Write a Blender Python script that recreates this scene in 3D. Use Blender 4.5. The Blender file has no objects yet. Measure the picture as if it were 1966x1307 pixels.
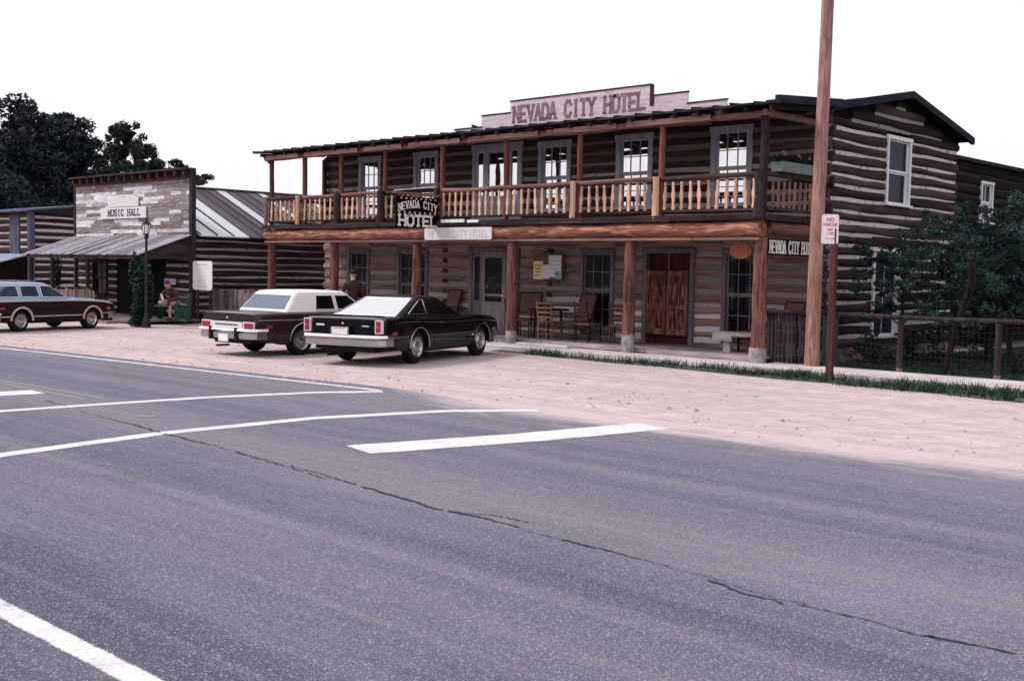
import bpy, math, random
from mathutils import Vector, Matrix
import numpy as np
rnd = random.Random(7)
D = bpy.data; SC = bpy.context.scene
col = SC.collection

# ------------------------------------------------------------------ camera
cam = D.cameras.new('camera'); co = D.objects.new('camera', cam); col.objects.link(co); SC.camera = co
cam.sensor_fit = 'HORIZONTAL'; cam.sensor_width = 36.0; cam.lens = 40.68
cam.clip_start = 0.1; cam.clip_end = 2000
R3 = Matrix(((0.7230956638581265, -0.0548835239543451, 0.6885640563578149),
             (0.6904654898219922, 0.028928220922370643, -0.7227866665892108),
             (0.019750146188107654, 0.9980736229520442, 0.05881305036239008)))
M4 = R3.to_4x4(); M4.translation = Vector((0, 0, 1.85)); co.matrix_world = M4
# ------------------------------------------------------------------ light
W = D.worlds.new("World"); SC.world = W; W.use_nodes = True
nt = W.node_tree; nt.nodes.clear()
sky = nt.nodes.new('ShaderNodeTexSky'); sky.sky_type = 'NISHITA'; sky.sun_disc = False
SUN_EL, SUN_AZ = math.radians(48), math.radians(232)     # azimuth clockwise from +Y
sky.sun_elevation = SUN_EL; sky.sun_rotation = SUN_AZ; sky.air_density = 1.0; sky.dust_density = 6.0; sky.ozone_density = 1.0
hs = nt.nodes.new('ShaderNodeHueSaturation'); hs.inputs['Saturation'].default_value = 0.12
mx = nt.nodes.new('ShaderNodeMixRGB'); mx.inputs[0].default_value = 0.72; mx.inputs[2].default_value = (11.2, 10.7, 11.7, 1)
bg = nt.nodes.new('ShaderNodeBackground'); bg.inputs[1].default_value = 0.078
ow = nt.nodes.new('ShaderNodeOutputWorld')
nt.links.new(sky.outputs[0], hs.inputs['Color']); nt.links.new(hs.outputs[0], mx.inputs[1])
nt.links.new(mx.outputs[0], bg.inputs[0]); nt.links.new(bg.outputs[0], ow.inputs[0])
sl = D.lights.new('sun', 'SUN'); sl.energy = 1.5; sl.angle = math.radians(11); sl.color = (1.0, 0.93, 0.90)
so = D.objects.new('sun', sl); col.objects.link(so)
sd = Vector((math.sin(SUN_AZ)*math.cos(SUN_EL), math.cos(SUN_AZ)*math.cos(SUN_EL), math.sin(SUN_EL)))
so.rotation_euler = sd.to_track_quat('Z', 'Y').to_euler()
SC.view_settings.view_transform = 'Standard'; SC.view_settings.look = 'None'
SC.view_settings.exposure = 0.62; SC.view_settings.gamma = 1.0
SC.render.engine = 'CYCLES'

# ------------------------------------------------------------------ materials
def newmat(name):
    m = D.materials.new(name); m.use_nodes = True; n = m.node_tree
    return m, n, n.nodes['Principled BSDF']
def L(n, a, b): n.links.new(a, b)
def ramp(n, fac, stops):
    r = n.nodes.new('ShaderNodeValToRGB'); e = r.color_ramp.elements
    while len(e) > 1: e.remove(e[-1])
    e[0].position = stops[0][0]; e[0].color = (*stops[0][1], 1)
    for p, c in stops[1:]:
        x = e.new(p); x.color = (*c, 1)
    L(n, fac, r.inputs[0]); return r.outputs[0]
def coords(n, scale, kind='Object'):
    tc = n.nodes.new('ShaderNodeTexCoord'); mp = n.nodes.new('ShaderNodeMapping'); mp.inputs['Scale'].default_value = scale
    L(n, tc.outputs[kind], mp.inputs[0]); return mp.outputs[0]
def noise(n, vec, scale, detail=4, rough=.6):
    t = n.nodes.new('ShaderNodeTexNoise'); t.inputs['Scale'].default_value = scale; t.inputs['Detail'].default_value = detail
    t.inputs['Roughness'].default_value = rough; L(n, vec, t.inputs['Vector']); return t.outputs['Fac']
def mixc(n, fac, a, b, mode='MIX'):
    x = n.nodes.new('ShaderNodeMixRGB'); x.blend_type = mode
    for i, v in ((0, fac), (1, a), (2, b)):
        if isinstance(v, bpy.types.NodeSocket): L(n, v, x.inputs[i])
        elif i == 0: x.inputs[0].default_value = v
        else: x.inputs[i].default_value = (*v, 1)
    return x.outputs[0]
def math_(n, op, a, b=0., c=None):
    x = n.nodes.new('ShaderNodeMath'); x.operation = op
    for i, v in enumerate((a, b) if c is None else (a, b, c)):
        if isinstance(v, bpy.types.NodeSocket): L(n, v, x.inputs[i])
        else: x.inputs[i].default_value = v
    return x.outputs[0]
def tone_node(n):
    a = n.nodes.new('ShaderNodeAttribute'); a.attribute_name = 'tone'; return a.outputs['Fac']
def bump(n, b, h, s=.3, d=.01):
    x = n.nodes.new('ShaderNodeBump'); x.inputs['Strength'].default_value = s; x.inputs['Distance'].default_value = d
    L(n, h, x.inputs['Height']); L(n, x.outputs[0], b.inputs['Normal'])
AX = {'x': (1.2, 26, 26), 'y': (26, 1.2, 26), 'z': (26, 26, 1.2)}
def wood(name, dark, light, axis='x', patch=None, rough=.85, tv=.35, pscale=1.3, bs=.4):
    """grain along an axis, each board toned by its own attribute, optional patches of a second finish"""
    m, n, b = newmat(name)
    v = coords(n, AX[axis]); g = noise(n, v, 1.0, 6, .65)
    c = ramp(n, g, [(.3, dark), (.7, light)])
    v2 = coords(n, tuple(.35*s if s > 2 else s for s in AX[axis])); g2 = noise(n, v2, .8, 3)
    c = mixc(n, ramp(n, g2, [(.38, (0, 0, 0)), (.68, (.75, .75, .75))]), c, mixc(n, .5, c, tuple(min(1, x*1.9) for x in light)))
    if patch:
        p = noise(n, coords(n, tuple(.3*s if s > 2 else s*.9 for s in AX[axis])), pscale, 4)
        c = mixc(n, ramp(n, p, [(.5, (0, 0, 0)), (.62, (1, 1, 1))]), c, patch)
    t = math_(n, 'MULTIPLY_ADD', tone_node(n), tv*2, 1-tv)
    cb = n.nodes.new('ShaderNodeVectorMath'); cb.operation = 'SCALE'; L(n, c, cb.inputs[0]); L(n, t, cb.inputs['Scale'])
    L(n, cb.outputs[0], b.inputs['Base Color']); b.inputs['Roughness'].default_value = rough
    b.inputs['Specular IOR Level'].default_value = .08
    bump(n, b, g, bs, .012); return m
def plain(name, c, rough=.6, var=.15, scale=6, metal=0., spec=.12, coat=0.):
    m, n, b = newmat(name)
    g = noise(n, coords(n, (1, 1, 1)), scale, 5)
    cc = ramp(n, g, [(.3, tuple(x*(1-var) for x in c)), (.7, tuple(min(1, x*(1+var)) for x in c))])
    L(n, cc, b.inputs['Base Color']); b.inputs['Roughness'].default_value = rough; b.inputs['Metallic'].default_value = metal
    b.inputs['Specular IOR Level'].default_value = spec
    if coat: b.inputs['Coat Weight'].default_value = coat; b.inputs['Coat Roughness'].default_value = .06
    return m
def glassy(name, c, refl=.5, rough=.03, tint=(1, 1, 1), wob=.004, fres=False):
    m, n, b = newmat(name)
    out = n.nodes['Material Output']
    b.inputs['Base Color'].default_value = (*c, 1); b.inputs['Roughness'].default_value = .25; b.inputs['Specular IOR Level'].default_value = .06
    g = n.nodes.new('ShaderNodeBsdfGlossy'); g.inputs['Color'].default_value = (*tint, 1); g.inputs['Roughness'].default_value = rough
    mxs = n.nodes.new('ShaderNodeMixShader'); mxs.inputs[0].default_value = refl
    if fres:
        lw = n.nodes.new('ShaderNodeLayerWeight'); lw.inputs['Blend'].default_value = refl; L(n, lw.outputs['Fresnel'], mxs.inputs[0])
    L(n, b.outputs[0], mxs.inputs[1]); L(n, g.outputs[0], mxs.inputs[2]); L(n, mxs.outputs[0], out.inputs['Surface'])
    nz = noise(n, coords(n, (1, 1, 1)), 2.5, 1); bp = n.nodes.new('ShaderNodeBump'); bp.inputs['Strength'].default_value = .25
    bp.inputs['Distance'].default_value = wob; L(n, nz, bp.inputs['Height']); L(n, bp.outputs[0], g.inputs['Normal'])
    return m
M = {}
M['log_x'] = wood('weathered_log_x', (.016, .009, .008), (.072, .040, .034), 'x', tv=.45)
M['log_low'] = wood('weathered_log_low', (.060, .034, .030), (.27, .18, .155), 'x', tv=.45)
M['log_y'] = wood('dark_log_y', (.013, .008, .008), (.060, .038, .038), 'y', tv=.6)
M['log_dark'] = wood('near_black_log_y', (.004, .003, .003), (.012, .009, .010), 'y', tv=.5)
M['logend'] = wood('log_end_wood', (.03, .018, .016), (.09, .055, .05), 'z')
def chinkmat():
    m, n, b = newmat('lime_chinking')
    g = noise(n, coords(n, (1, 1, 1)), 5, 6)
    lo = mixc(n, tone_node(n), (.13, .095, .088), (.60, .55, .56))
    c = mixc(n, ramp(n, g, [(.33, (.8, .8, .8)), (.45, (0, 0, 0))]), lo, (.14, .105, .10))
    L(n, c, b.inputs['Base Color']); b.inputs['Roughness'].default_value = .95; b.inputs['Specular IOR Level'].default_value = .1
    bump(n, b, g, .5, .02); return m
M['chink'] = chinkmat()
M['beam'] = wood('peeled_beam_wood', (.055, .022, .018), (.235, .098, .072), 'x', tv=.2, patch=(.40, .20, .13), pscale=1.9)
M['beam_y'] = wood('peeled_beam_wood_y', (.05, .024, .02), (.20, .10, .08), 'y', tv=.2)
M['post'] = wood('peeled_post_wood', (.045, .019, .017), (.20, .092, .072), 'z', tv=.3, patch=(.07, .032, .028), pscale=2.4)
M['postbase'] = plain('pale_weathered_base', (.27, .245, .27), .9, .4, 7)
M['pole'] = wood('utility_pole_wood', (.15, .075, .064), (.37, .215, .185), 'z', tv=.1, patch=(.22, .12, .10), pscale=2.2, bs=.7)
M['signpost'] = wood('brown_post', (.035, .013, .012), (.10, .042, .038), 'z')
M['slender'] = wood('slender_post_wood', (.045, .018, .014), (.16, .068, .050), 'z')
M['baluster'] = wood('pale_baluster_wood', (.26, .14, .095), (.58, .36, .25), 'z', tv=.35, bs=.2)
M['balcony_dark'] = wood('dark_rail_wood', (.014, .009, .009), (.052, .034, .034), 'x')
M['rail'] = wood('weathered_rail_wood', (.07, .033, .03), (.26, .15, .13), 'x')
M['graybd'] = wood('grey_board_x', (.13, .105, .11), (.34, .285, .29), 'x')
M['graybd_z'] = wood('grey_board_z', (.05, .042, .046), (.20, .17, .18), 'z', tv=.5)
M['darkbd_z'] = wood('dark_picket_z', (.008, .006, .008), (.05, .038, .045), 'z', tv=.6)
M['brownbd_z'] = wood('brown_picket_z', (.05, .032, .03), (.17, .12, .11), 'z', tv=.5)
M['deck'] = wood('porch_deck_wood', (.08, .06, .065), (.24, .19, .19), 'x')
M['walk'] = wood('pale_walk_surface', (.33, .29, .29), (.52, .47, .465), 'x', tv=.12, bs=.15)
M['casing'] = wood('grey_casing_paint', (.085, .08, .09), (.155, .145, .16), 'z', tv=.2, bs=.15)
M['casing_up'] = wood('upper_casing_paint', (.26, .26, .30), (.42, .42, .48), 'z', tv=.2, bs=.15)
M['casing_w'] = wood('pale_window_paint', (.55, .54, .57), (.8, .79, .82), 'z', tv=.1, bs=.1)
M['door_grey'] = wood('grey_door_paint', (.15, .125, .13), (.26, .22, .225), 'z', bs=.15)
M['door_wood'] = wood('worn_varnished_door', (.055, .019, .013), (.17, .066, .042), 'z', patch=(.25, .14, .10), pscale=1.1)
M['door_panel'] = wood('worn_door_panel', (.030, .009, .007), (.11, .036, .022), 'z', patch=(.27, .15, .10), pscale=2.2)
M['roofdark'] = wood('dark_roof_board', (.010, .009, .012), (.032, .028, .036), 'x')
M['fascia'] = wood('dark_fascia', (.008, .008, .014), (.026, .025, .040), 'y')
M['glass_up'] = glassy('upper_window_glass', (.01, .012, .014), .70, wob=.006)
M['glass_dk'] = glassy('dark_window_glass', (.005, .006, .010), .018, wob=.01)
M['glass_bl'] = glassy('blue_dark_window_glass', (.006, .009, .028), .008, wob=.01)
M['cloth_white'] = plain('white_paint', (.74, .72, .73), .8, .08)
def faded_sign(name, base, ink, k):
    m, n, b = newmat(name)
    g = noise(n, coords(n, (1, 6, 6)), 3, 6, .75); g2 = noise(n, coords(n, (1, 1, 1)), 14, 5, .8)
    c = mixc(n, ramp(n, g, [(.45, (0, 0, 0)), (.75, (k, k, k))]), base, ink)
    c = mixc(n, ramp(n, g2, [(.5, (0, 0, 0)), (.7, (.5*k, .5*k, .5*k))]), c, ink)
    L(n, c, b.inputs['Base Color']); b.inputs['Roughness'].default_value = .85; return m
M['parapet'] = faded_sign('faded_lavender_board', (.60, .52, .57), (.26, .17, .21), .85)
M['parapet_ink'] = faded_sign('flaking_brown_letter_paint', (.11, .055, .07), (.42, .33, .38), .9)
M['sign_white'] = faded_sign('dull_white_sign', (.66, .62, .63), (.55, .48, .50), .5)
M['faint_ink'] = faded_sign('faint_lettering', (.50, .44, .48), (.80, .76, .76), 1.0)
M['sign_black'] = plain('sign_and_shade_black', (.004, .004, .006), .7, .2, spec=.05)
M['letter_white'] = plain('cream_letter_paint', (.80, .77, .72), .6, .08)
M['letter_black'] = plain('black_letter_paint', (.03, .03, .05), .7, .2)
M['letter_red'] = plain('faded_red_letter_paint', (.62, .12, .17), .7, .15)
M['orange'] = plain('orange_sign_paint', (.30, .10, .065), .6, .12)
M['yellow'] = plain('yellow_paper', (.78, .66, .32), .8, .06)
M['paper'] = plain('white_paper', (.74, .72, .76), .8, .06, 20)
M['teal'] = plain('teal_paper', (.16, .45, .45), .8, .06)
M['cork'] = plain('brown_board', (.20, .085, .06), .8, .2)
M['green_paint'] = plain('green_bench_paint', (.035, .075, .06), .6, .2)
M['greenbox'] = plain('dull_green_metal', (.035, .075, .068), .6, .2)
M['chair_dk'] = wood('dark_chair_wood', (.012, .008, .008), (.05, .03, .028), 'z')
M['chair_lt'] = wood('tan_chair_wood', (.09, .045, .03), (.24, .14, .095), 'z')
M['chair_pad'] = plain('brown_chair_back', (.13, .07, .06), .8, .15)
M['metal_dk'] = plain('dark_iron', (.03, .028, .03), .5, .2, metal=.3)
M['wire'] = plain('rusty_wire', (.03, .025, .03), .8, .2)
M['stone'] = plain('foundation_stone', (.17, .15, .16), .95, .6, 3)

def asphalt():
    m, n, b = newmat('worn_asphalt')
    P = coords(n, (1, 1, 1))
    vo = n.nodes.new('ShaderNodeTexVoronoi'); vo.inputs['Scale'].default_value = 165; L(n, P, vo.inputs['Vector'])
    sp = vo.outputs['Color']; sx = n.nodes.new('ShaderNodeSeparateColor'); L(n, sp, sx.inputs[0])
    vo2 = n.nodes.new('ShaderNodeTexVoronoi'); vo2.inputs['Scale'].default_value = 95; L(n, P, vo2.inputs['Vector'])
    sx2 = n.nodes.new('ShaderNodeSeparateColor'); L(n, vo2.outputs['Color'], sx2.inputs[0])
    streak = noise(n, coords(n, (.10, 1.1, 1)), 1.0, 5, .6)
    big = noise(n, P, .35, 3)
    c = ramp(n, streak, [(.28, (.052, .058, .095)), (.50, (.086, .088, .134)), (.74, (.175, .165, .210))])
    c = mixc(n, ramp(n, big, [(.35, (.55, .55, .55)), (.65, (0, 0, 0))]), c, (.050, .057, .085))
    fs = noise(n, coords(n, (.045, 3.2, 1)), 1.0, 6, .7)
    c = mixc(n, ramp(n, fs, [(.48, (0, 0, 0)), (.72, (.42, .42, .42))]), c, (.235, .215, .25))
    fd = noise(n, coords(n, (.07, 2.1, 1)), 1.7, 5, .7)
    c = mixc(n, ramp(n, fd, [(.52, (0, 0, 0)), (.74, (.42, .42, .42))]), c, (.042, .045, .070))
    pt = noise(n, coords(n, (1, 1, 1)), .9, 6, .75)
    c = mixc(n, ramp(n, pt, [(.60, (0, 0, 0)), (.66, (.45, .45, .45))]), c, (.050, .050, .066))
    # wheel-worn pale lanes
    sepp = n.nodes.new('ShaderNodeSeparateXYZ'); L(n, P, sepp.inputs[0])
    yy = math_(n, 'MULTIPLY', math_(n, 'ADD', sepp.outputs['Y'], math_(n, 'MULTIPLY', big, .8)), 1/13.)
    band = ramp(n, yy, [(.0, (.0,)*3), (.26, (.0,)*3), (.36, (.55,)*3), (.44, (.15,)*3), (.56, (.8,)*3), (.64, (.35,)*3), (.74, (.3,)*3), (.84, (.65,)*3), (1., (.6,)*3)])
    c = mixc(n, math_(n, 'MULTIPLY', band, .60), c, (.230, .208, .250))
    c = mixc(n, ramp(n, sx.outputs[0], [(.86, (0, 0, 0)), (.97, (.8, .8, .8))]), c, (.42, .40, .43))
    c = mixc(n, ramp(n, sx.outputs[1], [(.0, (.75, .75, .75)), (.22, (0, 0, 0))]), c, (.040, .040, .052))
    c = mixc(n, ramp(n, sx2.outputs[0], [(.97, (0, 0, 0)), (.995, (.30, .30, .30))]), c, (.55, .54, .57))
    a = n.nodes.new('ShaderNodeAttribute'); a.attribute_name = 'edge'
    e = math_(n, 'ADD', a.outputs['Fac'], math_(n, 'MULTIPLY', math_(n, 'SUBTRACT', noise(n, coords(n, (.45, 1.6, 1)), 1.3, 7, .75), .5), 2.6))
    dn = noise(n, P, 26, 6, .8)
    e = math_(n, 'ADD', e, math_(n, 'MULTIPLY', math_(n, 'SUBTRACT', dn, .5), 1.6))
    c = mixc(n, ramp(n, e, [(.1, (1, 1, 1)), (.40, (.65, .65, .65)), (1.1, (0, 0, 0))]), c, ramp(n, dn, [(.35, (.38, .31, .305)), (.65, (.58, .49, .485))]))
    L(n, c, b.inputs['Base Color']); b.inputs['Roughness'].default_value = .9; b.inputs['Specular IOR Level'].default_value = .2
    bump(n, b, sx.outputs[0], .35, .004); return m
M['asphalt'] = asphalt()
def dirt():
    m, n, b = newmat('pale_dirt')
    P = coords(n, (1, 1, 1))
    big = noise(n, coords(n, (.25, .9, 1)), 1.0, 5); fine = noise(n, P, 22, 6, .75); mid = noise(n, P, 2.6, 5)
    c = ramp(n, big, [(.3, (.43, .35, .345)), (.7, (.60, .50, .495))])
    c = mixc(n, ramp(n, mid, [(.42, (.6, .6, .6)), (.60, (0, 0, 0))]), c, (.39, .315, .31))
    c = mixc(n, ramp(n, fine, [(.38, (.55, .55, .55)), (.52, (0, 0, 0))]), c, (.33, .26, .255))
    c = mixc(n, ramp(n, fine, [(.58, (0, 0, 0)), (.68, (.6, .6, .6))]), c, (.66, .58, .55))
    track = noise(n, coords(n, (.12, 5, 1)), 1.0, 3)
    c = mixc(n, ramp(n, track, [(.58, (0, 0, 0)), (.68, (.6, .6, .6))]), c, (.37, .295, .29))
    vo = n.nodes.new('ShaderNodeTexVoronoi'); vo.inputs['Scale'].default_value = 9; L(n, P, vo.inputs['Vector'])
    sx = n.nodes.new('ShaderNodeSeparateColor'); L(n, vo.outputs['Color'], sx.inputs[0])
    near = ramp(n, vo.outputs['Distance'], [(.10, (1, 1, 1)), (.2, (0, 0, 0))])
    pb = math_(n, 'MULTIPLY', near, ramp(n, sx.outputs[0], [(.9, (0, 0, 0)), (.95, (1, 1, 1))]))
    c = mixc(n, pb, c, (.16, .12, .12))
    L(n, c, b.inputs['Base Color']); b.inputs['Roughness'].default_value = .95; b.inputs['Specular IOR Level'].default_value = .1
    bump(n, b, mixc(n, .5, fine, mid), .6, .03); return m
M['dirt'] = dirt()
def paint_line():
    m, n, b = newmat('worn_road_paint'); out = n.nodes['Material Output']
    g = noise(n, coords(n, (1, 1, 1)), 45, 5, .8); g2 = noise(n, coords(n, (1, 1, 1)), 3, 3)
    a = n.nodes.new('ShaderNodeAttribute'); a.attribute_name = 'edge'
    k = math_(n, 'ADD', math_(n, 'MULTIPLY_ADD', g, 1.0, math_(n, 'MULTIPLY', g2, .35)), math_(n, 'MULTIPLY', a.outputs['Fac'], .9))
    f = ramp(n, k, [(.74, (.12, .12, .12)), (.98, (.97, .97, .97))])
    c = ramp(n, g2, [(.3, (.52, .50, .53)), (.7, (.74, .73, .75))])
    L(n, c, b.inputs['Base Color']); b.inputs['Roughness'].default_value = .9; b.inputs['Specular IOR Level'].default_value = .1
    t = n.nodes.new('ShaderNodeBsdfTransparent'); mxs = n.nodes.new('ShaderNodeMixShader')
    L(n, f, mxs.inputs[0]); L(n, t.outputs[0], mxs.inputs[1]); L(n, b.outputs[0], mxs.inputs[2]); L(n, mxs.outputs[0], out.inputs['Surface'])
    return m
M['line'] = paint_line()
M['yellow_line'] = plain('faded_yellow_line', (.27, .24, .21), .9, .15, 20)
M['tar'] = plain('tar_crack', (.030, .030, .046), .8, .3, 30)
def leafmat(name, a, b_, c_):
    m, n, b = newmat(name)
    t = tone_node(n)
    c = ramp(n, t, [(0., a), (.55, b_), (1., c_)])
    L(n, c, b.inputs['Base Color']); b.inputs['Roughness'].default_value = .7; b.inputs['Specular IOR Level'].default_value = .2
    return m
M['leaf_far'] = leafmat('cottonwood_leaf', (.005, .014, .012), (.012, .034, .021), (.032, .078, .040))
M['leaf_blue'] = leafmat('dark_blue_green_leaf', (.004, .008, .012), (.008, .017, .021), (.020, .044, .040))
M['leaf_near'] = leafmat('willow_leaf', (.007, .016, .017), (.020, .044, .040), (.050, .095, .078))
M['vine'] = leafmat('vine_leaf', (.004, .014, .012), (.010, .030, .022), (.024, .062, .036))
M['grass'] = leafmat('grass_blade', (.010, .026, .016), (.022, .050, .028), (.07, .10, .055))
M['lawn'] = plain('lawn_ground', (.016, .040, .020), .95, .35, 2.5)
M['bark'] = wood('tree_bark', (.008, .006, .007), (.026, .020, .020), 'z')
M['hill'] = plain('reflection_hill', (.06, .07, .055), .95, .3, .05)

# ------------------------------------------------------------------ mesh building
ORG = {}
class MB:
    def __init__(s): s.v = []; s.f = []; s.t = []; s.mi = []; s.tone = .5; s.m = 0
    def vs(s, pts):
        i = len(s.v); s.v.extend([tuple(p) for p in pts]); return i
    def face(s, idx): s.f.append(tuple(idx)); s.t.append(s.tone); s.mi.append(s.m)
    def rt(s, a=0., b=1.): s.tone = rnd.uniform(a, b)
    def quad(s, a, b, c, d): i = s.vs((a, b, c, d)); s.face((i, i+1, i+2, i+3))
    def obox(s, c, ex, ey, ez):
        c, ex, ey, ez = map(Vector, (c, ex, ey, ez))
        i = s.vs([c+a*ex+b*ey+d*ez for d in (-1, 1) for a, b in ((-1, -1), (1, -1), (1, 1), (-1, 1))])
        for q in ((3, 2, 1, 0), (4, 5, 6, 7), (0, 1, 5, 4), (1, 2, 6, 5), (2, 3, 7, 6), (3, 0, 4, 7)): s.face([i+k for k in q])
    def box(s, x0, x1, y0, y1, z0, z1):
        s.obox(((x0+x1)/2, (y0+y1)/2, (z0+z1)/2), ((x1-x0)/2, 0, 0), (0, (y1-y0)/2, 0), (0, 0, (z1-z0)/2))
    def bar(s, p, q, w, h, up=(0, 0, 1)):
        p, q, up = Vector(p), Vector(q), Vector(up); d = (q-p); ln = d.length; d.normalize()
        if abs(d.dot(up)) > .98: up = Vector((1, 0, 0))
        sd_ = d.cross(up).normalized(); u = sd_.cross(d)
        s.obox((p+q)/2, d*ln/2, sd_*w/2, u*h/2)
    def tube(s, path, rad, n=8, cap=True, jit=0.):
        path = [Vector(p) for p in path]; k = len(path)
        if not hasattr(rad, '__len__'): rad = [rad]*k
        rings = []; prev = None
        for i, p in enumerate(path):
            d = (path[min(i+1, k-1)]-path[max(i-1, 0)]).normalized()
            if prev is None:
                a = Vector((0, 0, 1)) if abs(d.z) < .9 else Vector((1, 0, 0))
                u = d.cross(a).normalized()
            else: u = (prev-d*prev.dot(d)).normalized()
            prev = u; w = d.cross(u)
            rings.append(s.vs([p+(u*math.cos(2*math.pi*j/n)+w*math.sin(2*math.pi*j/n))*rad[i]*(1+rnd.uniform(-jit, jit)) for j in range(n)]))
        for a, b in zip(rings, rings[1:]):
            for j in range(n): s.face((a+j, a+(j+1) % n, b+(j+1) % n, b+j))
        if cap: s.face([rings[0]+j for j in reversed(range(n))]); s.face([rings[-1]+j for j in range(n)])
    def lathe(s, c, prof, n=16, axis='z'):
        c = Vector(c); rings = []
        for r, h in prof:
            pts = []
            for j in range(n):
                a, b = r*math.cos(2*math.pi*j/n), r*math.sin(2*math.pi*j/n)
                pts.append(c+Vector({'z': (a, b, h), 'y': (b, h, a), 'x': (h, a, b)}[axis]))
            rings.append(s.vs(pts))
        for a, b in zip(rings, rings[1:]):
            for j in range(n): s.face((a+j, a+(j+1) % n, b+(j+1) % n, b+j))
    def prism(s, pts, ext):
        pts = [Vector(p) for p in pts]; e = Vector(ext); k = len(pts)
        nrm = sum(((pts[i]-pts[0]).cross(pts[i+1]-pts[0]) for i in range(1, k-1)), Vector())
        if nrm.dot(e) > 0: pts = pts[::-1]
        i = s.vs(pts); j = s.vs([p+e for p in pts])
        s.face([i+q for q in range(k)]); s.face([j+q for q in reversed(range(k))])
        for q in range(k): s.face((i+q, j+q, j+(q+1) % k, i+(q+1) % k))
    def disc(s, c, r, n=12, normal=(0, 0, 1), sq=1.):
        c, nn = Vector(c), Vector(normal).normalized(); a = nn.orthogonal().normalized(); b = nn.cross(a)
        i = s.vs([c+(a*math.cos(t)+b*math.sin(t)*sq)*r for t in [2*math.pi*k/n for k in range(n)]]); s.face(range(i, i+n))
    def ball(s, c, r, n=8, sq=(1, 1, 1)):
        c = Vector(c); rings = []; m = max(3, n//2)
        for a in range(m+1):
            th = math.pi*a/m; rr = max(math.sin(th), .001)
            rings.append(s.vs([c+Vector((r*sq[0]*rr*math.cos(2*math.pi*j/n), r*sq[1]*rr*math.sin(2*math.pi*j/n), -r*sq[2]*math.cos(th))) for j in range(n)]))
        for a, b in zip(rings, rings[1:]):
            for j in range(n): s.face((a+j, a+(j+1) % n, b+(j+1) % n, b+j))
    def build(s, name, mat, parent=None, smooth=False, org=None, sharp=35):
        o_ = ORG.get(parent.name, Vector()) if parent else Vector(org or (0, 0, 0))
        me = D.meshes.new(name)
        me.from_pydata([(p[0]-o_.x, p[1]-o_.y, p[2]-o_.z) for p in s.v], [], s.f)
        a = me.attributes.new('tone', 'FLOAT', 'FACE'); a.data.foreach_set('value', s.t)
        mats = mat if isinstance(mat, (list, tuple)) else [mat]
        for m_ in mats: me.materials.append(M[m_] if isinstance(m_, str) else m_)
        if len(mats) > 1: me.polygons.foreach_set('material_index', s.mi)
        if smooth:
            me.polygons.foreach_set('use_smooth', [True]*len(me.polygons))
            me.set_sharp_from_angle(angle=math.radians(sharp))
        me.update()
        o = D.objects.new(name, me); col.objects.link(o)
        ORG[o.name] = o_
        if parent: o.parent = parent
        else: o.location = o_
        return o
def tag(o, label=None, cat=None, group=None, kind=None):
    if label: o['label'] = label
    if cat: o['category'] = cat
    if group: o['group'] = group
    if kind: o['kind'] = kind
    return o
def thing(name, loc, label, cat, group=None):
    o = D.objects.new(name, None); col.objects.link(o); o.location = loc; o.empty_display_size = .2
    ORG[o.name] = Vector(loc); return tag(o, label, cat, group)
def copy_tree(o, parent=None):
    c = o.copy(); col.objects.link(c)
    if parent: c.parent = parent
    for ch in o.children: copy_tree(ch, c)
    return c
def V(*a): return Vector(a)

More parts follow.
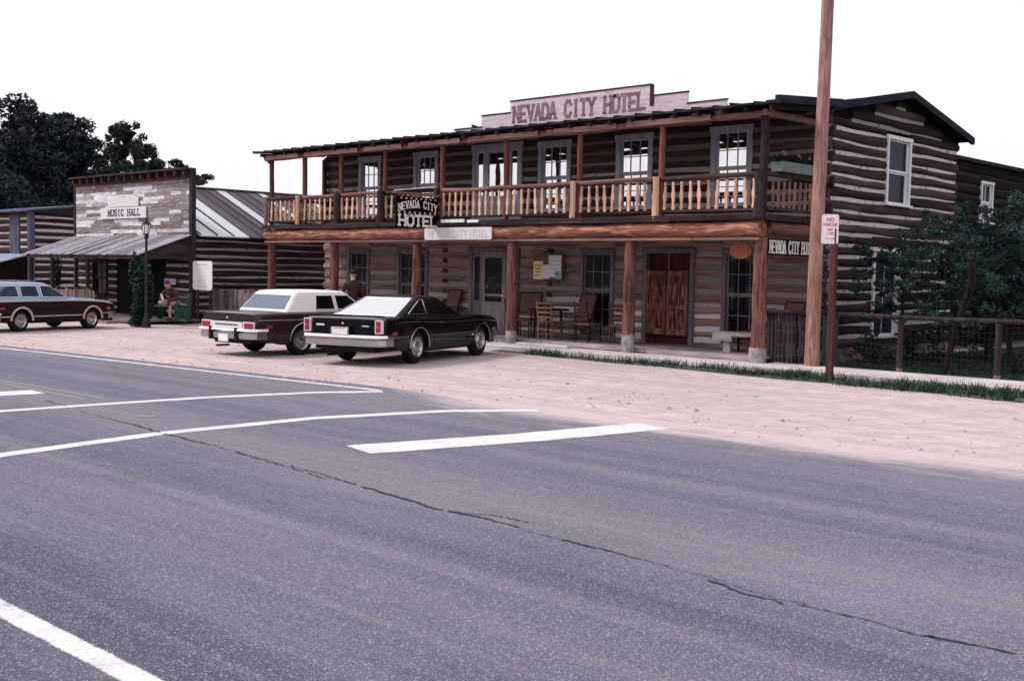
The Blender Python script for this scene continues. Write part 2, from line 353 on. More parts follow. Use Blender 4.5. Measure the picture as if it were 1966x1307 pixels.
# ------------------------------------------------------------------ stroke lettering
GL = {
 'N': ([(0,0,0,6),(0,6,4,0),(4,0,4,6)], [(0,0),(0,6),(4,6)]), 'E': ([(0,0,0,6),(0,6,4,6),(0,3,3,3),(0,0,4,0)], []),
 'V': ([(0,6,2,0),(2,0,4,6)], [(0,6),(4,6)]), 'A': ([(0,0,2,6),(2,6,4,0),(.8,2,3.2,2)], [(0,0),(4,0)]),
 'D': ([(0,0,0,6),(0,6,2.6,6),(2.6,6,4,4.6),(4,4.6,4,1.4),(4,1.4,2.6,0),(2.6,0,0,0)], []),
 'C': ([(4,4.7,2.9,6),(2.9,6,1.1,6),(1.1,6,0,4.7),(0,4.7,0,1.3),(0,1.3,1.1,0),(1.1,0,2.9,0),(2.9,0,4,1.3)], []),
 'I': ([(2,0,2,6)], [(2,0),(2,6)]), 'T': ([(0,6,4,6),(2,0,2,6)], [(2,0)]), 'Y': ([(0,6,2,3),(4,6,2,3),(2,3,2,0)], [(2,0),(0,6),(4,6)]),
 'H': ([(0,0,0,6),(4,0,4,6),(0,3,4,3)], [(0,0),(0,6),(4,0),(4,6)]),
 'O': ([(1.1,6,2.9,6),(2.9,6,4,4.7),(4,4.7,4,1.3),(4,1.3,2.9,0),(2.9,0,1.1,0),(1.1,0,0,1.3),(0,1.3,0,4.7),(0,4.7,1.1,6)], []),
 'L': ([(0,0,0,6),(0,0,4,0)], [(0,6)]), 'M': ([(0,0,0,6),(0,6,2,2),(2,2,4,6),(4,6,4,0)], [(0,0),(4,0)]),
 'U': ([(0,6,0,1.3),(0,1.3,1.1,0),(1.1,0,2.9,0),(2.9,0,4,1.3),(4,1.3,4,6)], [(0,6),(4,6)]),
 'S': ([(4,5,3,6),(3,6,1,6),(1,6,0,5),(0,5,0,3.8),(0,3.8,1,3),(1,3,3,3),(3,3,4,2.2),(4,2.2,4,1),(4,1,3,0),(3,0,1,0),(1,0,0,1)], []),
 'P': ([(0,0,0,6),(0,6,3,6),(3,6,4,5),(4,5,4,4),(4,4,3,3),(3,3,0,3)], [(0,0)]),
 'R': ([(0,0,0,6),(0,6,3,6),(3,6,4,5),(4,5,4,4),(4,4,3,3),(3,3,0,3),(2,3,4,0)], [(0,0),(4,0)]),
 'K': ([(0,0,0,6),(0,2.5,4,6),(1.5,3.6,4,0)], [(0,0),(0,6)]), 'G': ([(4,4.7,2.9,6),(2.9,6,1.1,6),(1.1,6,0,4.7),(0,4.7,0,1.3),(0,1.3,1.1,0),(1.1,0,2.9,0),(2.9,0,4,1.3),(4,1.3,4,2.8),(4,2.8,2.4,2.8)], []),
}
def text(mb, s, org, u, v, h, cw, th, gap=1.35, serif=0., arc=0., ext=.004):
    """s starts at org (lower left); u, v unit vectors; h letter height; cw letter width; th stroke thickness"""
    u, v, org = Vector(u), Vector(v), Vector(org); n_ = u.cross(v); k = 0; tot = len(s)*cw*gap
    for i, ch in enumerate(s):
        if ch == ' ': continue
        st, sf = GL[ch]; x0 = i*cw*gap
        def P(a, b):
            x = x0+a/4*cw; t = (x/tot-.5)*2
            return org+u*x+v*(b/6*h+arc*(1-t*t))
        for x1, y1, x2, y2 in st:
            a, b = P(x1, y1), P(x2, y2); d = (b-a).normalized(); sd_ = n_.cross(d); hw = th/2; k += 1
            e = ext+.0005*(k % 7)
            if abs(x1-x2) < .01 or abs(y1-y2) < .01 or True: a -= d*hw*.9; b += d*hw*.9
            mb.prism([a-sd_*hw, b-sd_*hw, b+sd_*hw, a+sd_*hw], n_*e)
        for (x1, y1) in sf if serif else []:
            a = P(x1, y1); k += 1; hw = serif; q = v*(th*.35)*(1 if y1 < 3 else -1)
            mb.prism([a-u*hw-q*1.2, a+u*hw-q*1.2, a+u*hw+q, a-u*hw+q], n_*(ext+.0005*(k % 7)))

# ------------------------------------------------------------------ setting
def sheet(name, mat, x0, x1, y0, y1, z, nx=1, ny=1, amp=0.):
    mb = MB()
    idx = mb.vs([(x0+(x1-x0)*i/nx, y0+(y1-y0)*j/ny, z+rnd.uniform(-amp, amp)) for j in range(ny+1) for i in range(nx+1)])
    for j in range(ny):
        for i in range(nx): a = idx+j*(nx+1)+i; mb.face((a, a+1, a+nx+2, a+nx+1))
    o = mb.build(name, mat); return tag(o, kind='structure')
sheet('ground', 'dirt', -500, 500, -500, 500, 0)
def yedge(x):
    pts = [(-500, -60), (-60, 7.4), (-40, 9.2), (-25.3, 10.48), (-18, 11.08), (-13.4, 11.48), (-8.2, 11.55), (-4.2, 11.8), (10, 12.3), (60, 13), (500, 13)]
    for (a, b), (c, d) in zip(pts, pts[1:]):
        if a <= x <= c: return b+(d-b)*(x-a)/(c-a)
def attr_sheet(name, mat, rows, kind='structure', z=.004):
    """rows: list of (list of points, edge value)"""
    me = D.meshes.new(name); n = len(rows[0][0]); vs, ev, fs = [], [], []
    for pts, e in rows:
        for k, p in enumerate(pts): vs.append((p[0], p[1], z)); ev.append(e[k] if hasattr(e, '__len__') else e)
    for j in range(len(rows)-1):
        for i in range(n-1): a = j*n+i; fs.append((a, a+1, a+n+1, a+n))
    me.from_pydata(vs, [], fs); a = me.attributes.new('edge', 'FLOAT', 'POINT'); a.data.foreach_set('value', ev)
    me.materials.append(M[mat]); o = D.objects.new(name, me); col.objects.link(o); return tag(o, kind=kind)
xs = [-60+i for i in range(101)]
def soft(x): return 0 if x > -11.5 else (1.6 if x < -14.5 else 1.6*(-11.5-x)/3)
attr_sheet('road', 'asphalt', [([(x, -16 if d is None else yedge(x)-d) for x in xs], [3 if d is None else d*1.0+soft(x) for x in xs]) for d in (None, 8, 4, 2, 1, .4, .05, -.35)])
def stripe(pts, w, soft_=.45, z=.008, mat='line', name='road_marking'):
    P = [Vector((p[0], p[1], 0)) for p in pts]; out = []
    dens = []
    for a, b in zip(P, P[1:]):
        k = max(1, int((b-a).length/.5)); dens += [a.lerp(b, i/k) for i in range(k)]
    dens.append(P[-1]); ww = w if hasattr(w, '__len__') else (w, w)
    rows = []
    for s, e in ((-.5, 0.), (-.38, soft_), (.38, soft_), (.5, 0.)):
        row = []
        for i, p in enumerate(dens):
            d = (dens[min(i+1, len(dens)-1)]-dens[max(i-1, 0)]).normalized(); nn = Vector((-d.y, d.x, 0))
            wq = ww[0]+(ww[1]-ww[0])*i/(len(dens)-1)
            q = p+nn*wq*s; row.append((q.x, q.y))
        rows.append((row, e))
    return attr_sheet(name, mat, rows, z=z)
stripe([(-60, 7.35), (-40, 9.12), (-25.3, 10.4), (-18, 11.0), (-13.6, 11.38)], .14)                 # far edge line
stripe([(-30, 2.62), (-12, 2.62), (-6.2, 2.54), (-4.7, 2.54), (0, 2.5), (20, 2.4)], .155, .35)                           # near edge line
stripe([(-10.6, 3.0), (-11.12, 4.6), (-11.5, 6.48), (-11.55, 8.6), (-11.1, 10.4), (-10.4, 11.45)], .24, .6)   # crosswalk line
stripe([(-14.5, 4.2), (-14.42, 5.96), (-14.38, 7.32), (-14.28, 8.83), (-13.95, 10.38), (-13.45, 11.3)], .22, .6)
stripe([(-9.25, 7.45), (-8.75, 9.5), (-8.45, 11.4)], .62, .9)                                          # stop bars
stripe([(-16.5, 3.2), (-16.3, 7.28)], .55, .9)
for k, (a, b) in enumerate(((7.52, 7.62), (7.38, 7.36))):
    stripe([(-60, a-2), (-30, a-.5), (-18.2, a), (-15.0, b)], .07, .3, mat='yellow_line', name='road_marking')
mb = MB(); mb.disc((-12.9, 7.1, .009), .13, 9, (0, 0, 1), .6); tag(mb.build('road_patch', 'yellow_line'), kind='structure')
def crack(pts, w, z=.010):
    mb = MB(); P = [Vector((a, b, 0)) for a, b in pts]; d_ = []; off = 0
    for a, b in zip(P, P[1:]):
        k = max(1, int((b-a).length/.022))
        for i in range(k): off = off*.93+rnd.gauss(0, .0065); d_.append(a.lerp(b, i/k)+Vector((0, off, 0)))
    i0 = None; skip = 0
    for i, p in enumerate(d_):
        if skip == 0 and rnd.random() < .012: skip = rnd.randint(1, 6)
        g = .55+.45*math.sin(i*.031+w*90)+rnd.uniform(-.35, .35); ww = w*max(.15, g)
        i1 = mb.vs([(p.x, p.y-ww/2, z), (p.x, p.y+ww/2, z)])
        if i0 is not None and not skip: mb.face((i0, i1, i1+1, i0+1))
        skip = max(0, skip-1); i0 = i1
    return tag(mb.build('road_crack', 'tar'), kind='structure')
crack([(-15.2, 6.9), (-13, 6.65), (-11.04, 6.49), (-8.87, 6.36), (-7.65, 6.18), (-6.36, 6.06), (-5.15, 6.0)], .030)
crack([(-5.2, 6.0), (-4.75, 5.98), (-4.41, 5.97), (-3.75, 5.86), (-3.19, 5.84)], .028)
crack([(-8.9, 6.36), (-8.5, 6.22), (-8.1, 6.2)], .018); crack([(-6.4, 6.06), (-6.1, 6.2), (-5.7, 6.22)], .016); crack([(-9.9, 6.42), (-9.4, 6.30), (-8.9, 6.27)], .02); crack([(-3.9, 5.86), (-3.6, 5.78), (-3.3, 5.76)], .02)
crack([(-3.25, 5.81), (-2.63, 5.81), (-2.4, 5.80)], .045); crack([(-2.5, 5.8), (-2.02, 5.84), (-1.5, 5.9), (1, 6)], .025)

mb = MB(); mb.box(-31, 6, 19.55, 20.72, .0, .10); mb.box(-12.55, 6, 20.72, 21.12, .0, .095)
tag(mb.build('boardwalk', 'walk'), kind='structure')
sheet('lawn', 'lawn', -12.3, 40, 21.12, 60, .012, 40, 30)
# verge soil strip
mb = MB()
top = [(x, 19.55) for x in range(-19, 7)]
bot = [(x, 19.25-max(0, (x+19))*.075+rnd.uniform(-.12, .12)) for x in range(-19, 7)]
for i in range(len(top)-1):
    mb.quad((*bot[i], .012), (*bot[i+1], .012), (*top[i+1], .02), (*top[i], .02))
tag(mb.build('verge_soil', plain('verge_ground', (.07, .085, .06), .95, .6, 5)), kind='structure')
def blades(name, pts, hmin, hmax, mat, w=.02, lean=.5):
    n = len(pts); v = np.zeros((n*3, 3)); r = np.random.RandomState(len(pts))
    P = np.array(pts); ang = r.rand(n)*6.283; h = hmin+(hmax-hmin)*r.rand(n)**1.5
    dx, dy = np.cos(ang)*w/2, np.sin(ang)*w/2
    v[0::3] = P+np.stack([dx, dy, 0*dx], 1); v[1::3] = P-np.stack([dx, dy, 0*dx], 1)
    v[2::3] = P+np.stack([r.normal(0, lean, n)*h, r.normal(0, lean, n)*h, h], 1)
    me = D.meshes.new(name); me.from_pydata(v.tolist(), [], [(3*i, 3*i+1, 3*i+2) for i in range(n)])
    a = me.attributes.new('tone', 'FLOAT', 'FACE'); a.data.foreach_set('value', r.rand(n).astype(np.float32))
    me.materials.append(M[mat]); o = D.objects.new(name, me); col.objects.link(o); return o
pts = []
for _ in range(560):
    x = -19+rnd.random()**.8*24
    if math.sin(x*2.1)+.6*math.sin(x*5.3+1) < rnd.uniform(-1.6, .5) and x < -9: continue
    wid = .35+max(0, x+19)*.072
    cx_, cy_ = x, 19.5-rnd.random()**1.3*wid; s_ = rnd.uniform(.05, .22); k = int(rnd.uniform(8, 60)*(.45+.55*(x > -13)))
    pts += [(cx_+rnd.gauss(0, s_), min(19.54, cy_+rnd.gauss(0, s_*.6)), .01) for _ in range(k)]
tag(blades('weeds', pts, .03, .20, 'grass', .024), 'scruffy weeds along the front of the boardwalk', 'weeds', kind='stuff')
pts = [(rnd.uniform(-12.3, -3), 21.2+rnd.random()**1.4*9, .01) for _ in range(26000)]
tag(blades('grass', pts, .03, .11, 'grass', .022), 'lawn grass behind the wire fence', 'grass', kind='stuff')
mb = MB()
for _ in range(800):
    x = rnd.uniform(-30, 2); y = yedge(x)+rnd.uniform(-.1, 7.4)*rnd.random()**.6; r_ = rnd.uniform(.008, .03)*(1.6 if rnd.random() < .05 else 1); mb.rt()
    i = mb.vs([(x+r_*rnd.uniform(.6, 1.4)*math.cos(a), y+r_*rnd.uniform(.6, 1.4)*math.sin(a), .002) for a in (0, 1.26, 2.5, 3.8, 5.0)]+[(x, y, r_*rnd.uniform(.4, .9))])
    for k in range(5): mb.face((i+k, i+(k+1) % 5, i+5))
tag(mb.build('pebbles', leafmat('pebble_stone', (.16, .12, .12), (.36, .29, .285), (.55, .48, .47))), 'scattered small stones and crumbs on the dirt forecourt', 'pebbles', kind='stuff')
# low hills added opposite, out of frame, to give the hotel windows something to reflect
mb = MB(); i0 = None
for k in range(61):
    a = math.radians(180+k*3); r = 190; h = 9+5*math.sin(k*.55)+3*math.sin(k*1.7+1)+rnd.uniform(-1, 1)
    p = (r*math.cos(a), r*math.sin(a)); q = ((r+90)*math.cos(a), (r+90)*math.sin(a))
    i1 = mb.vs([(*p, -.1), (p[0]*1.2, p[1]*1.2, h*.7), (*q, h), (q[0]*1.5, q[1]*1.5, -1)])
    if i0 is not None:
        for j in range(3): mb.face((i0+j, i1+j, i1+j+1, i0+j+1))
    i0 = i1
tag(mb.build('reflection_hills', 'hill', smooth=True), kind='structure')

# ------------------------------------------------------------------ log walls
def log_wall(lg, ck, org, u, n_, length, z0, ztop, pitch, openings=(), thick=.10, gap=.065, chink=lambda z: .8, slope=None, ends=0., tmin=0., tmax=1., seg=.55, wob=.016):
    """org: ground point of the wall start; u: along; n_: outward; openings: (a, b, z0, z1) along u; slope(z)->(a,b) clips rows"""
    org, u, n_ = Vector(org), Vector(u), Vector(n_)
    def spans(za, zb):
        a0, a1 = (0, length) if slope is None else slope(zb)
        if a1-a0 < .15: return []
        cuts = sorted([(max(a, a0), min(b, a1)) for a, b, c, d in openings if c < zb-.02 and d > za+.02 and b > a0 and a < a1])
        res = []; x = a0
        for a, b in cuts:
            if a-x > .03: res.append((x, a))
            x = max(x, b)
        if a1-x > .03: res.append((x, a1))
        return res
    z = z0; row = 0
    while z < ztop-.04:
        p = pitch*rnd.uniform(.9, 1.1); zt = min(z+p, ztop); row += 1
        base = rnd.uniform(tmin, tmax)
        dz = rnd.uniform(-.012, .012); ph = rnd.uniform(0, 9)
        def edge(x, s): return wob*math.sin(x*.9+ph+s*2)+wob*.6*math.sin(x*2.7+ph*2+s)
        for a, b in spans(z, zt):
            e0 = ends if (abs(a) < .01 and row % 2) else 0; e1 = ends if (abs(b-length) < .01 and row % 2 == 0) else 0
            a_, b_ = a-e0, b+e1; k = max(1, int((b_-a_)/seg)); lg.tone = min(1, max(0, base+rnd.uniform(-.12, .12)))
            rings = []
            for i in range(k+1):
                x = a_+(b_-a_)*i/k; bo = z+gap/2+edge(x, 0); to = zt-gap/2+edge(x, 1); o_ = rnd.uniform(-.006, .006)
                rings.append(lg.vs([org+u*x+n_*d_+V(0, 0, zz) for d_, zz in ((-thick, bo), (-.045+o_, bo), (-.006+o_, bo+.035), (.014+o_*2, bo*.55+to*.45), (-.006+o_, to-.035), (-.045+o_, to), (-thick, to))]))
            for r0, r1 in zip(rings, rings[1:]):
                for j in range(6): lg.face((r0+j, r1+j, r1+j+1, r0+j+1))
            lg.face([rings[0]+j for j in range(7)]); lg.face([rings[-1]+j for j in reversed(range(7))])
            pass
        for a, b, c, d in (openings if slope is None or zt < 5.3 else ()):
            for q0, q1 in ((z, min(c, zt)), (max(d, z), zt)):
                if q1-q0 > .03 and q1-q0 < zt-z-.01:
                    lg.tone = base; lg.obox(org+u*(a+b)/2+n_*(-.05)+V(0, 0, (q0+q1)/2), u*(b-a)/2, n_*.05, (0, 0, (q1-q0)/2-.004))
        for a, b in spans(z, zt):
            if z > z0+.01:
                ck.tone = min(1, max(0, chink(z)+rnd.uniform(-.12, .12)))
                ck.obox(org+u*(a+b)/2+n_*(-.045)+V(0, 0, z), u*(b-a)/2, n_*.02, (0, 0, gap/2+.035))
            if slope is None or True:
                ck.tone = .0
                ck.obox(org+u*(a+b)/2+n_*(-.085)+V(0, 0, (z+zt)/2), u*(b-a)/2, n_*.01, (0, 0, (zt-z)/2))
        z = zt

def window(parent, c, u, n_, w, h, cols, rows, casing='casing', glass='glass_dk', cw=.12, sill=True, name='window', depth=.05, sashw=.05, label=None):
    """c: bottom centre of the outer casing on the wall plane"""
    c, u, n_ = Vector(c), Vector(u), Vector(n_); z = V(0, 0, 1)
    f = MB(); f.tone = .5
    def ob(m, a0, a1, z0, z1, d0, d1): m.obox(c+u*(a0+a1)/2+z*(z0+z1)/2+n_*(d0+d1)/2, u*(a1-a0)/2, n_*(d1-d0)/2, z*(z1-z0)/2)
    ob(f, -w/2, -w/2+cw, 0, h-cw, -.10, .035); ob(f, w/2-cw, w/2, 0, h-cw, -.10, .035); ob(f, -w/2-.03, w/2+.03, h-cw, h, -.10, .045)
    if sill: ob(f, -w/2-.05, w/2+.05, -.05, 0, -.10, .09)
    o = f.build(name, casing, parent)
    if label: o['label'] = label
    iw, ih = w-2*cw, h-cw
    s = MB(); s.tone = .8
    for half in (0, 1):
        z0, z1 = (0, ih/2) if half == 0 else (ih/2, ih); d = -.07+.025*half
        ob(s, -iw/2, -iw/2+sashw, z0, z1, d-.018, d+.018); ob(s, iw/2-sashw, iw/2, z0, z1, d-.018, d+.018)
        ob(s, -iw/2+sashw, iw/2-sashw, z0, z0+sashw, d-.018, d+.018); ob(s, -iw/2+sashw, iw/2-sashw, z1-sashw*.8, z1, d-.018, d+.018)
        for k in range(1, cols):
            x = -iw/2+iw*k/cols; ob(s, x-.011, x+.011, z0+sashw, z1-sashw*.8, d-.010, d+.010)
        for k in range(1, rows):
            zz = z0+(z1-z0)*k/rows; ob(s, -iw/2+sashw, iw/2-sashw, zz-.011, zz+.011, d-.008, d+.008)
    s.build('sash', casing, o)
    g = MB()
    for half in (0, 1):
        d = -.07+.025*half-.004; ob(g, -iw/2+.01, iw/2-.01, .005+half*ih/2, (half+1)*ih/2-.005, d-.004, d)
    g.build('pane', glass, o)
    return o

# ------------------------------------------------------------------ hotel
HX0, HX1, HY0, HY1 = -30.1, -12.4, 22.8, 29.4
hotel = thing('hotel', (-21, 22.8, 0), 'two storey dark log hotel with full width balcony, log posts and white chinking', 'hotel')
UPW = [(-27.87, 1.05), (-25.31, 1.04), (-20.30, 1.13), (-17.68, 1.13), (-14.88, 1.11)]
LOW = [(-28.38, 1.08), (-25.85, 1.36), (-18.78, 1.11), (-14.46, 1.14)]
upo = [(x-w/2-HX0, x+w/2-HX0, 3.5, 5.3) for x, w in UPW]+[(-23.34-HX0, -21.44-HX0, 3.1, 5.36)]
loo = [(x-w/2-HX0, x+w/2-HX0, .45, 2.48) for x, w in LOW]+[(-23.4-HX0, -21.5-HX0, .2, 2.5), (-17.3-HX0, -15.8-HX0, .2, 2.5)]
lg, ck = MB(), MB()
log_wall(lg, ck, (HX0, HY0, 0), (1, 0, 0), (0, -1, 0), HX1-HX0, .06, 2.95, .29, loo, chink=lambda z: 1. if z < 1.1 else (.5 if z < 1.4 else .22), gap=.085, ends=.08)  # row tone paints in the porch light: bright low down, shaded higher up
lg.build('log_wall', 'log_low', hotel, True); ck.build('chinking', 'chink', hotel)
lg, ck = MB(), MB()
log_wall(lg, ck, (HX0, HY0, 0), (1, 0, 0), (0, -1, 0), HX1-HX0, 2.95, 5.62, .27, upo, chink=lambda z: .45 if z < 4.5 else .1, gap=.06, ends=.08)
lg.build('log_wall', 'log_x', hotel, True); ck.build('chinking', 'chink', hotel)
# gable end wall
PK = 26.15
def gable(z, a=HY0, b=HY1, ze=5.40, zp=6.15):
    if z <= ze: return (0, b-a)
    f = (z-ze)/(zp-ze); return ((PK-a)*f, (b-a)-(b-PK)*f)
lg, ck = MB(), MB()
gop = [(25.45-HY0, 26.70-HY0, 3.62, 5.20), (24.95-HY0, 26.35-HY0, .52, 2.60)]
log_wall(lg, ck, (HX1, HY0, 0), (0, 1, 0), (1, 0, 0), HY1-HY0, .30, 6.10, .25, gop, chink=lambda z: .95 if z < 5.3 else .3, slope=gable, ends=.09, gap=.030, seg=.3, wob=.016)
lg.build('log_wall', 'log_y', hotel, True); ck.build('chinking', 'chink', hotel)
mb = MB(); mb.prism([(HX1-.13, HY0-.3, 5.36), (HX1-.13, HY1+.2, 5.36), (HX1-.13, HY1+.2, 5.44), (HX1-.13, PK, 6.14), (HX1-.13, HY0-.3, 5.45)], (.06, 0, 0)); mb.build('gable_shade_board', 'log_dark', hotel)  # dark fill behind the top logs, coloured for the shadow under the roof
mb = MB()
for k in range(46):
    y = HY0+rnd.random()*6.5; z = rnd.choice((.07, .2)); r_ = rnd.uniform(.1, .2)
    mb.tone = rnd.random(); mb.ball((HX1-.04, y, z), r_, 7, (.35, 1.1, .55))
mb.box(HX1-.2, HX1-.05, HY0+.1, HY1, 0, .3)
mb.build('foundation', 'stone', hotel, True)
# back and left walls closing the volume (plain logs)
mb = MB(); mb.box(HX0, HX1-.12, HY1-.1, HY1, 0, 5.4); mb.box(HX0, HX0+.1, HY0+.12, HY1-.1, 0, 5.5)
mb.prism([(HX0+.02, HY0+.12, 5.45), (HX0+.02, HY1-.1, 5.36), (HX0+.02, PK, 6.1)], (.07, 0, 0))
mb.build('log_wall', 'log_dark', hotel)
# corner log ends, front right corner
mb = MB()
for k in range(20):
    mb.rt(); mb.box(HX1-.01, HX1+.015, HY0-.02-.07*(k % 2), HY0+.06, .2+k*.262, .2+k*.262+.19)
mb.build('corner_log_ends', 'logend', hotel)
# roof
YE, ZE = 20.28, 5.30
def slab(mb, p0, p1, x0, x1, t):       # p = (y, z) along the slope
    mb.prism([(x0, p0[0], p0[1]), (x0, p1[0], p1[1]), (x0, p1[0], p1[1]+t), (x0, p0[0], p0[1]+t)], (x1-x0, 0, 0))
mb = MB()
slab(mb, (22.55, 5.45), (PK, 6.14), HX0-.3, -12.2, .07); slab(mb, (PK, 6.14), (29.7, 5.40), HX0-.3, -12.2, .07)
mb.build('roof', 'roofdark', hotel)
mb = MB()                                            # porch roof: lapped sheets, ragged front edge
x = -30.38
while x < -12.4:
    w = rnd.uniform(.42, .62); mb.rt(); e = rnd.uniform(-.05, .05); dz = rnd.uniform(-.008, .008)
    slab(mb, (YE+e, ZE+dz), (22.6, 5.50), x, min(x+w-.01, -12.3), .045)
    mb.bar((x, YE+e-.01, ZE+.055), (x, 22.5, 5.55), .035, .04); x += w
slab(mb, (20.0, 5.27), (22.7, 5.50), -12.3, -12.06, .05)
mb.build('porch_roof', 'roofdark', hotel)
mb = MB()
mb.prism([(-12.08, 19.98, 5.24), (-12.08, 22.55, 5.46), (-12.08, 22.55, 5.62), (-12.08, 19.98, 5.40)], (.09, 0, 0))
mb.prism([(-12.2, 22.35, 5.38), (-12.2, PK, 6.09), (-12.2, PK, 6.25), (-12.2, 22.35, 5.55)], (.09, 0, 0))
mb.prism([(-12.2, 29.75, 5.34), (-12.2, PK, 6.09), (-12.2, PK, 6.25), (-12.2, 29.75, 5.51)], (.09, 0, 0))
mb.build('rake_board', 'fascia', hotel)
mb = MB()                                            # underside rafters and plate under the eave
for k in range(31): mb.rt(); mb.bar((-30.1+k*.59, 20.35, 5.24), (-30.1+k*.59, 22.75, 5.44), .07, .09)
mb.build('rafter', 'balcony_dark', hotel, )
mb = MB(); x = -30.2
while x < -12.6:
    e = min(x+rnd.uniform(1.8, 3), -12.5); mb.rt(.0, 1); mb.tube([(x, 20.6, 5.16), ((x+e)/2, 20.62, 5.15+rnd.uniform(-.02, .02)), (e, 20.6, 5.16)], .075, 8, jit=.06)
    if rnd.random() < .55: mb.tone = 1.; mb.box(x+.2, e-.1, 20.44, 20.47, 5.10, 5.22)
    x = e
mb.tone = .5; mb.tube([(-12.62, 20.5, 5.17), (-12.62, 22.75, 5.17)], .07, 8)
mb.build('porch_plate', 'rail', hotel, True)
# balcony floor, deck, beams
mb = MB(); mb.box(-30.05, -12.5, 20.42, 22.72, 3.02, 3.10)
x = -30.05
while x < -12.5:
    w = rnd.uniform(1.2, 2.6); mb.rt(); mb.box(x, min(x+w, -12.5)-.01, 20.36, 20.415, 3.0+rnd.uniform(-.01, .02), 3.13); x += w
mb.tone = .3; mb.box(-12.49, -12.44, 20.42, 22.7, 3.0, 3.13)
mb.build('balcony_floor', 'balcony_dark', hotel)
mb = MB()
for k in range(34): mb.rt(0, .3); mb.bar((-29.9+k*.525, 20.72, 2.94), (-29.9+k*.525, 22.7, 2.94), .08, .14)
mb.build('joist', 'balcony_dark', hotel)
mb = MB(); cuts = [-30.0, -23.3, -19.75, -12.62]
for a, b in zip(cuts, cuts[1:]):
    mb.rt(); k = 12; mb.tube([(a+(b-a)*i/k, 20.55, 2.83+.012*math.sin(i*1.3+a)) for i in range(k+1)], [.168+rnd.uniform(-.01, .01) for _ in range(k+1)], 12, jit=.03)
mb.build('balcony_beam', 'beam', hotel, True)
mb = MB(); mb.tube([(-12.62, 20.74+i*.2, 2.86) for i in range(11)], [.15+rnd.uniform(-.01, .01) for _ in range(11)], 12, jit=.03)
mb.build('balcony_beam', 'beam_y', hotel, True)
mb = MB(); x = -30
while x < -12.7:
    w = rnd.uniform(2, 4); mb.rt(); mb.box(x, min(x+w, -12.6)-.02, 20.43, 20.5, 2.60, 2.655); x += w
mb.build('trim_board', 'rail', hotel)
for i, x in enumerate((-29.83, -26.75, -23.18, -19.66, -16.02, -12.67)):
    mb = MB(); mb.rt(.2, .9); r_ = (.135, .138, .138, .142, .145, .152)[i]
    h0 = (.4, .4, .4, .42, .5, .38)[i]
    mb.tube([(x+rnd.uniform(-.012, .012), 20.6, h0+(2.66-h0)*k/7) for k in range(8)], [r_*(1.02-.02*k+rnd.uniform(-.03, .03)) for k in range(8)], 12, jit=.03)
    p = mb.build('post', 'post', hotel, True)
    b_ = MB(); rr = r_*(1.0 if i < 5 else 1.18)
    b_.tube([(x, 20.6, .05), (x, 20.6, h0*.5), (x, 20.6, h0+.03)], [rr*1.04, rr*1.03, rr*1.0], 12, jit=.05); b_.build('post_base', 'postbase', p, True)
for i, x in enumerate((-29.88, -28.2, -26.46, -24.52, -22.22, -19.93, -17.56, -15.2, -12.66)):
    mb = MB(); mb.rt(.1, .9); r_ = rnd.uniform(.062, .078) if i < 8 else .09
    mb.tube([(x+rnd.uniform(-.01, .01), 20.6, 3.1+2.02*k/5) for k in range(6)], r_, 9, jit=.05); mb.build('upper_post', 'slender' if i < 8 else 'balcony_dark', hotel, True)
mb = MB(); mb.tube([(-30.02, 22.7, 3.1), (-30.02, 22.7, 5.3)], .08, 8); mb.build('upper_post', 'slender', hotel, True)
mb = MB(); mb.bar((-30.3, 20.6, 5.24), (-29.88, 20.6, 4.95), .05, .06); mb.build('brace', 'slender', hotel)
# rail
mb = MB(); x = -30.0
for a, b in ((-30.0, -28.2), (-28.2, -26.4), (-26.4, -24.5), (-24.5, -22.2), (-22.2, -19.93), (-19.93, -17.5), (-17.5, -15.2), (-15.2, -12.66)):
    mb.rt(); mb.m = 0 if -28.3 < a < -13 and a not in (-24.5, -15.2) else 1
    mb.tube([(a, 20.56, 3.93), ((a+b)/2, 20.56, 3.93+rnd.uniform(-.03, .03)), (b, 20.56, 3.94)], .055, 8, jit=.1)
    mb.m = 1; mb.box(a+.08, b-.08, 20.50, 20.60, 3.205, 3.265); mb.box(a+.08, b-.08, 20.55, 20.585, 3.83, 3.88)
mb.m = 1; mb.tube([(-12.62, 20.56, 3.95), (-12.62, 22.72, 3.95)], .05, 8); mb.box(-12.66, -12.58, 20.66, 22.7, 3.22, 3.28)
mb.tube([(-29.95, 20.56, 3.93), (-29.95, 22.72, 3.93)], .05, 8); mb.box(-29.99, -29.91, 20.66, 22.7, 3.2, 3.26)
mb.build('handrail', ['rail', 'balcony_dark'], hotel, True)
PROF = [(-1, .026), (-.93, .040), (-.8, .036), (-.55, .026), (-.25, .034), (0, .050), (.22, .036), (.5, .024), (.75, .026), (1, .030)]
def baluster(p, u, sc=1.0):
    mb = MB(); mb.rt(.1, 1); p, u = Vector(p), Vector(u); n_ = u.cross(V(0, 0, 1)); h = .30
    pr = [(z, w*sc*rnd.uniform(.92, 1.1)) for z, w in PROF]; lean = rnd.uniform(-.02, .02)
    pts = [p+u*(w+lean*z)+V(0, 0, z*h) for z, w in pr]+[p+u*(-w+lean*z)+V(0, 0, z*h) for z, w in reversed(pr)]
    mb.prism(pts, n_*.035); return mb
cnt = 0; posts_u = (-29.88, -28.2, -26.46, -24.52, -22.22, -19.93, -17.56, -15.2, -12.66)
for a, b in zip(posts_u, posts_u[1:]):
    k = int((b-a-.25)/.222)
    for i in range(k+1):
        x = a+.15+(b-a-.30)*i/k+rnd.uniform(-.012, .012)
        baluster((x, 20.53, 3.555), (1, 0, 0)).build('baluster', 'baluster', hotel); cnt += 1
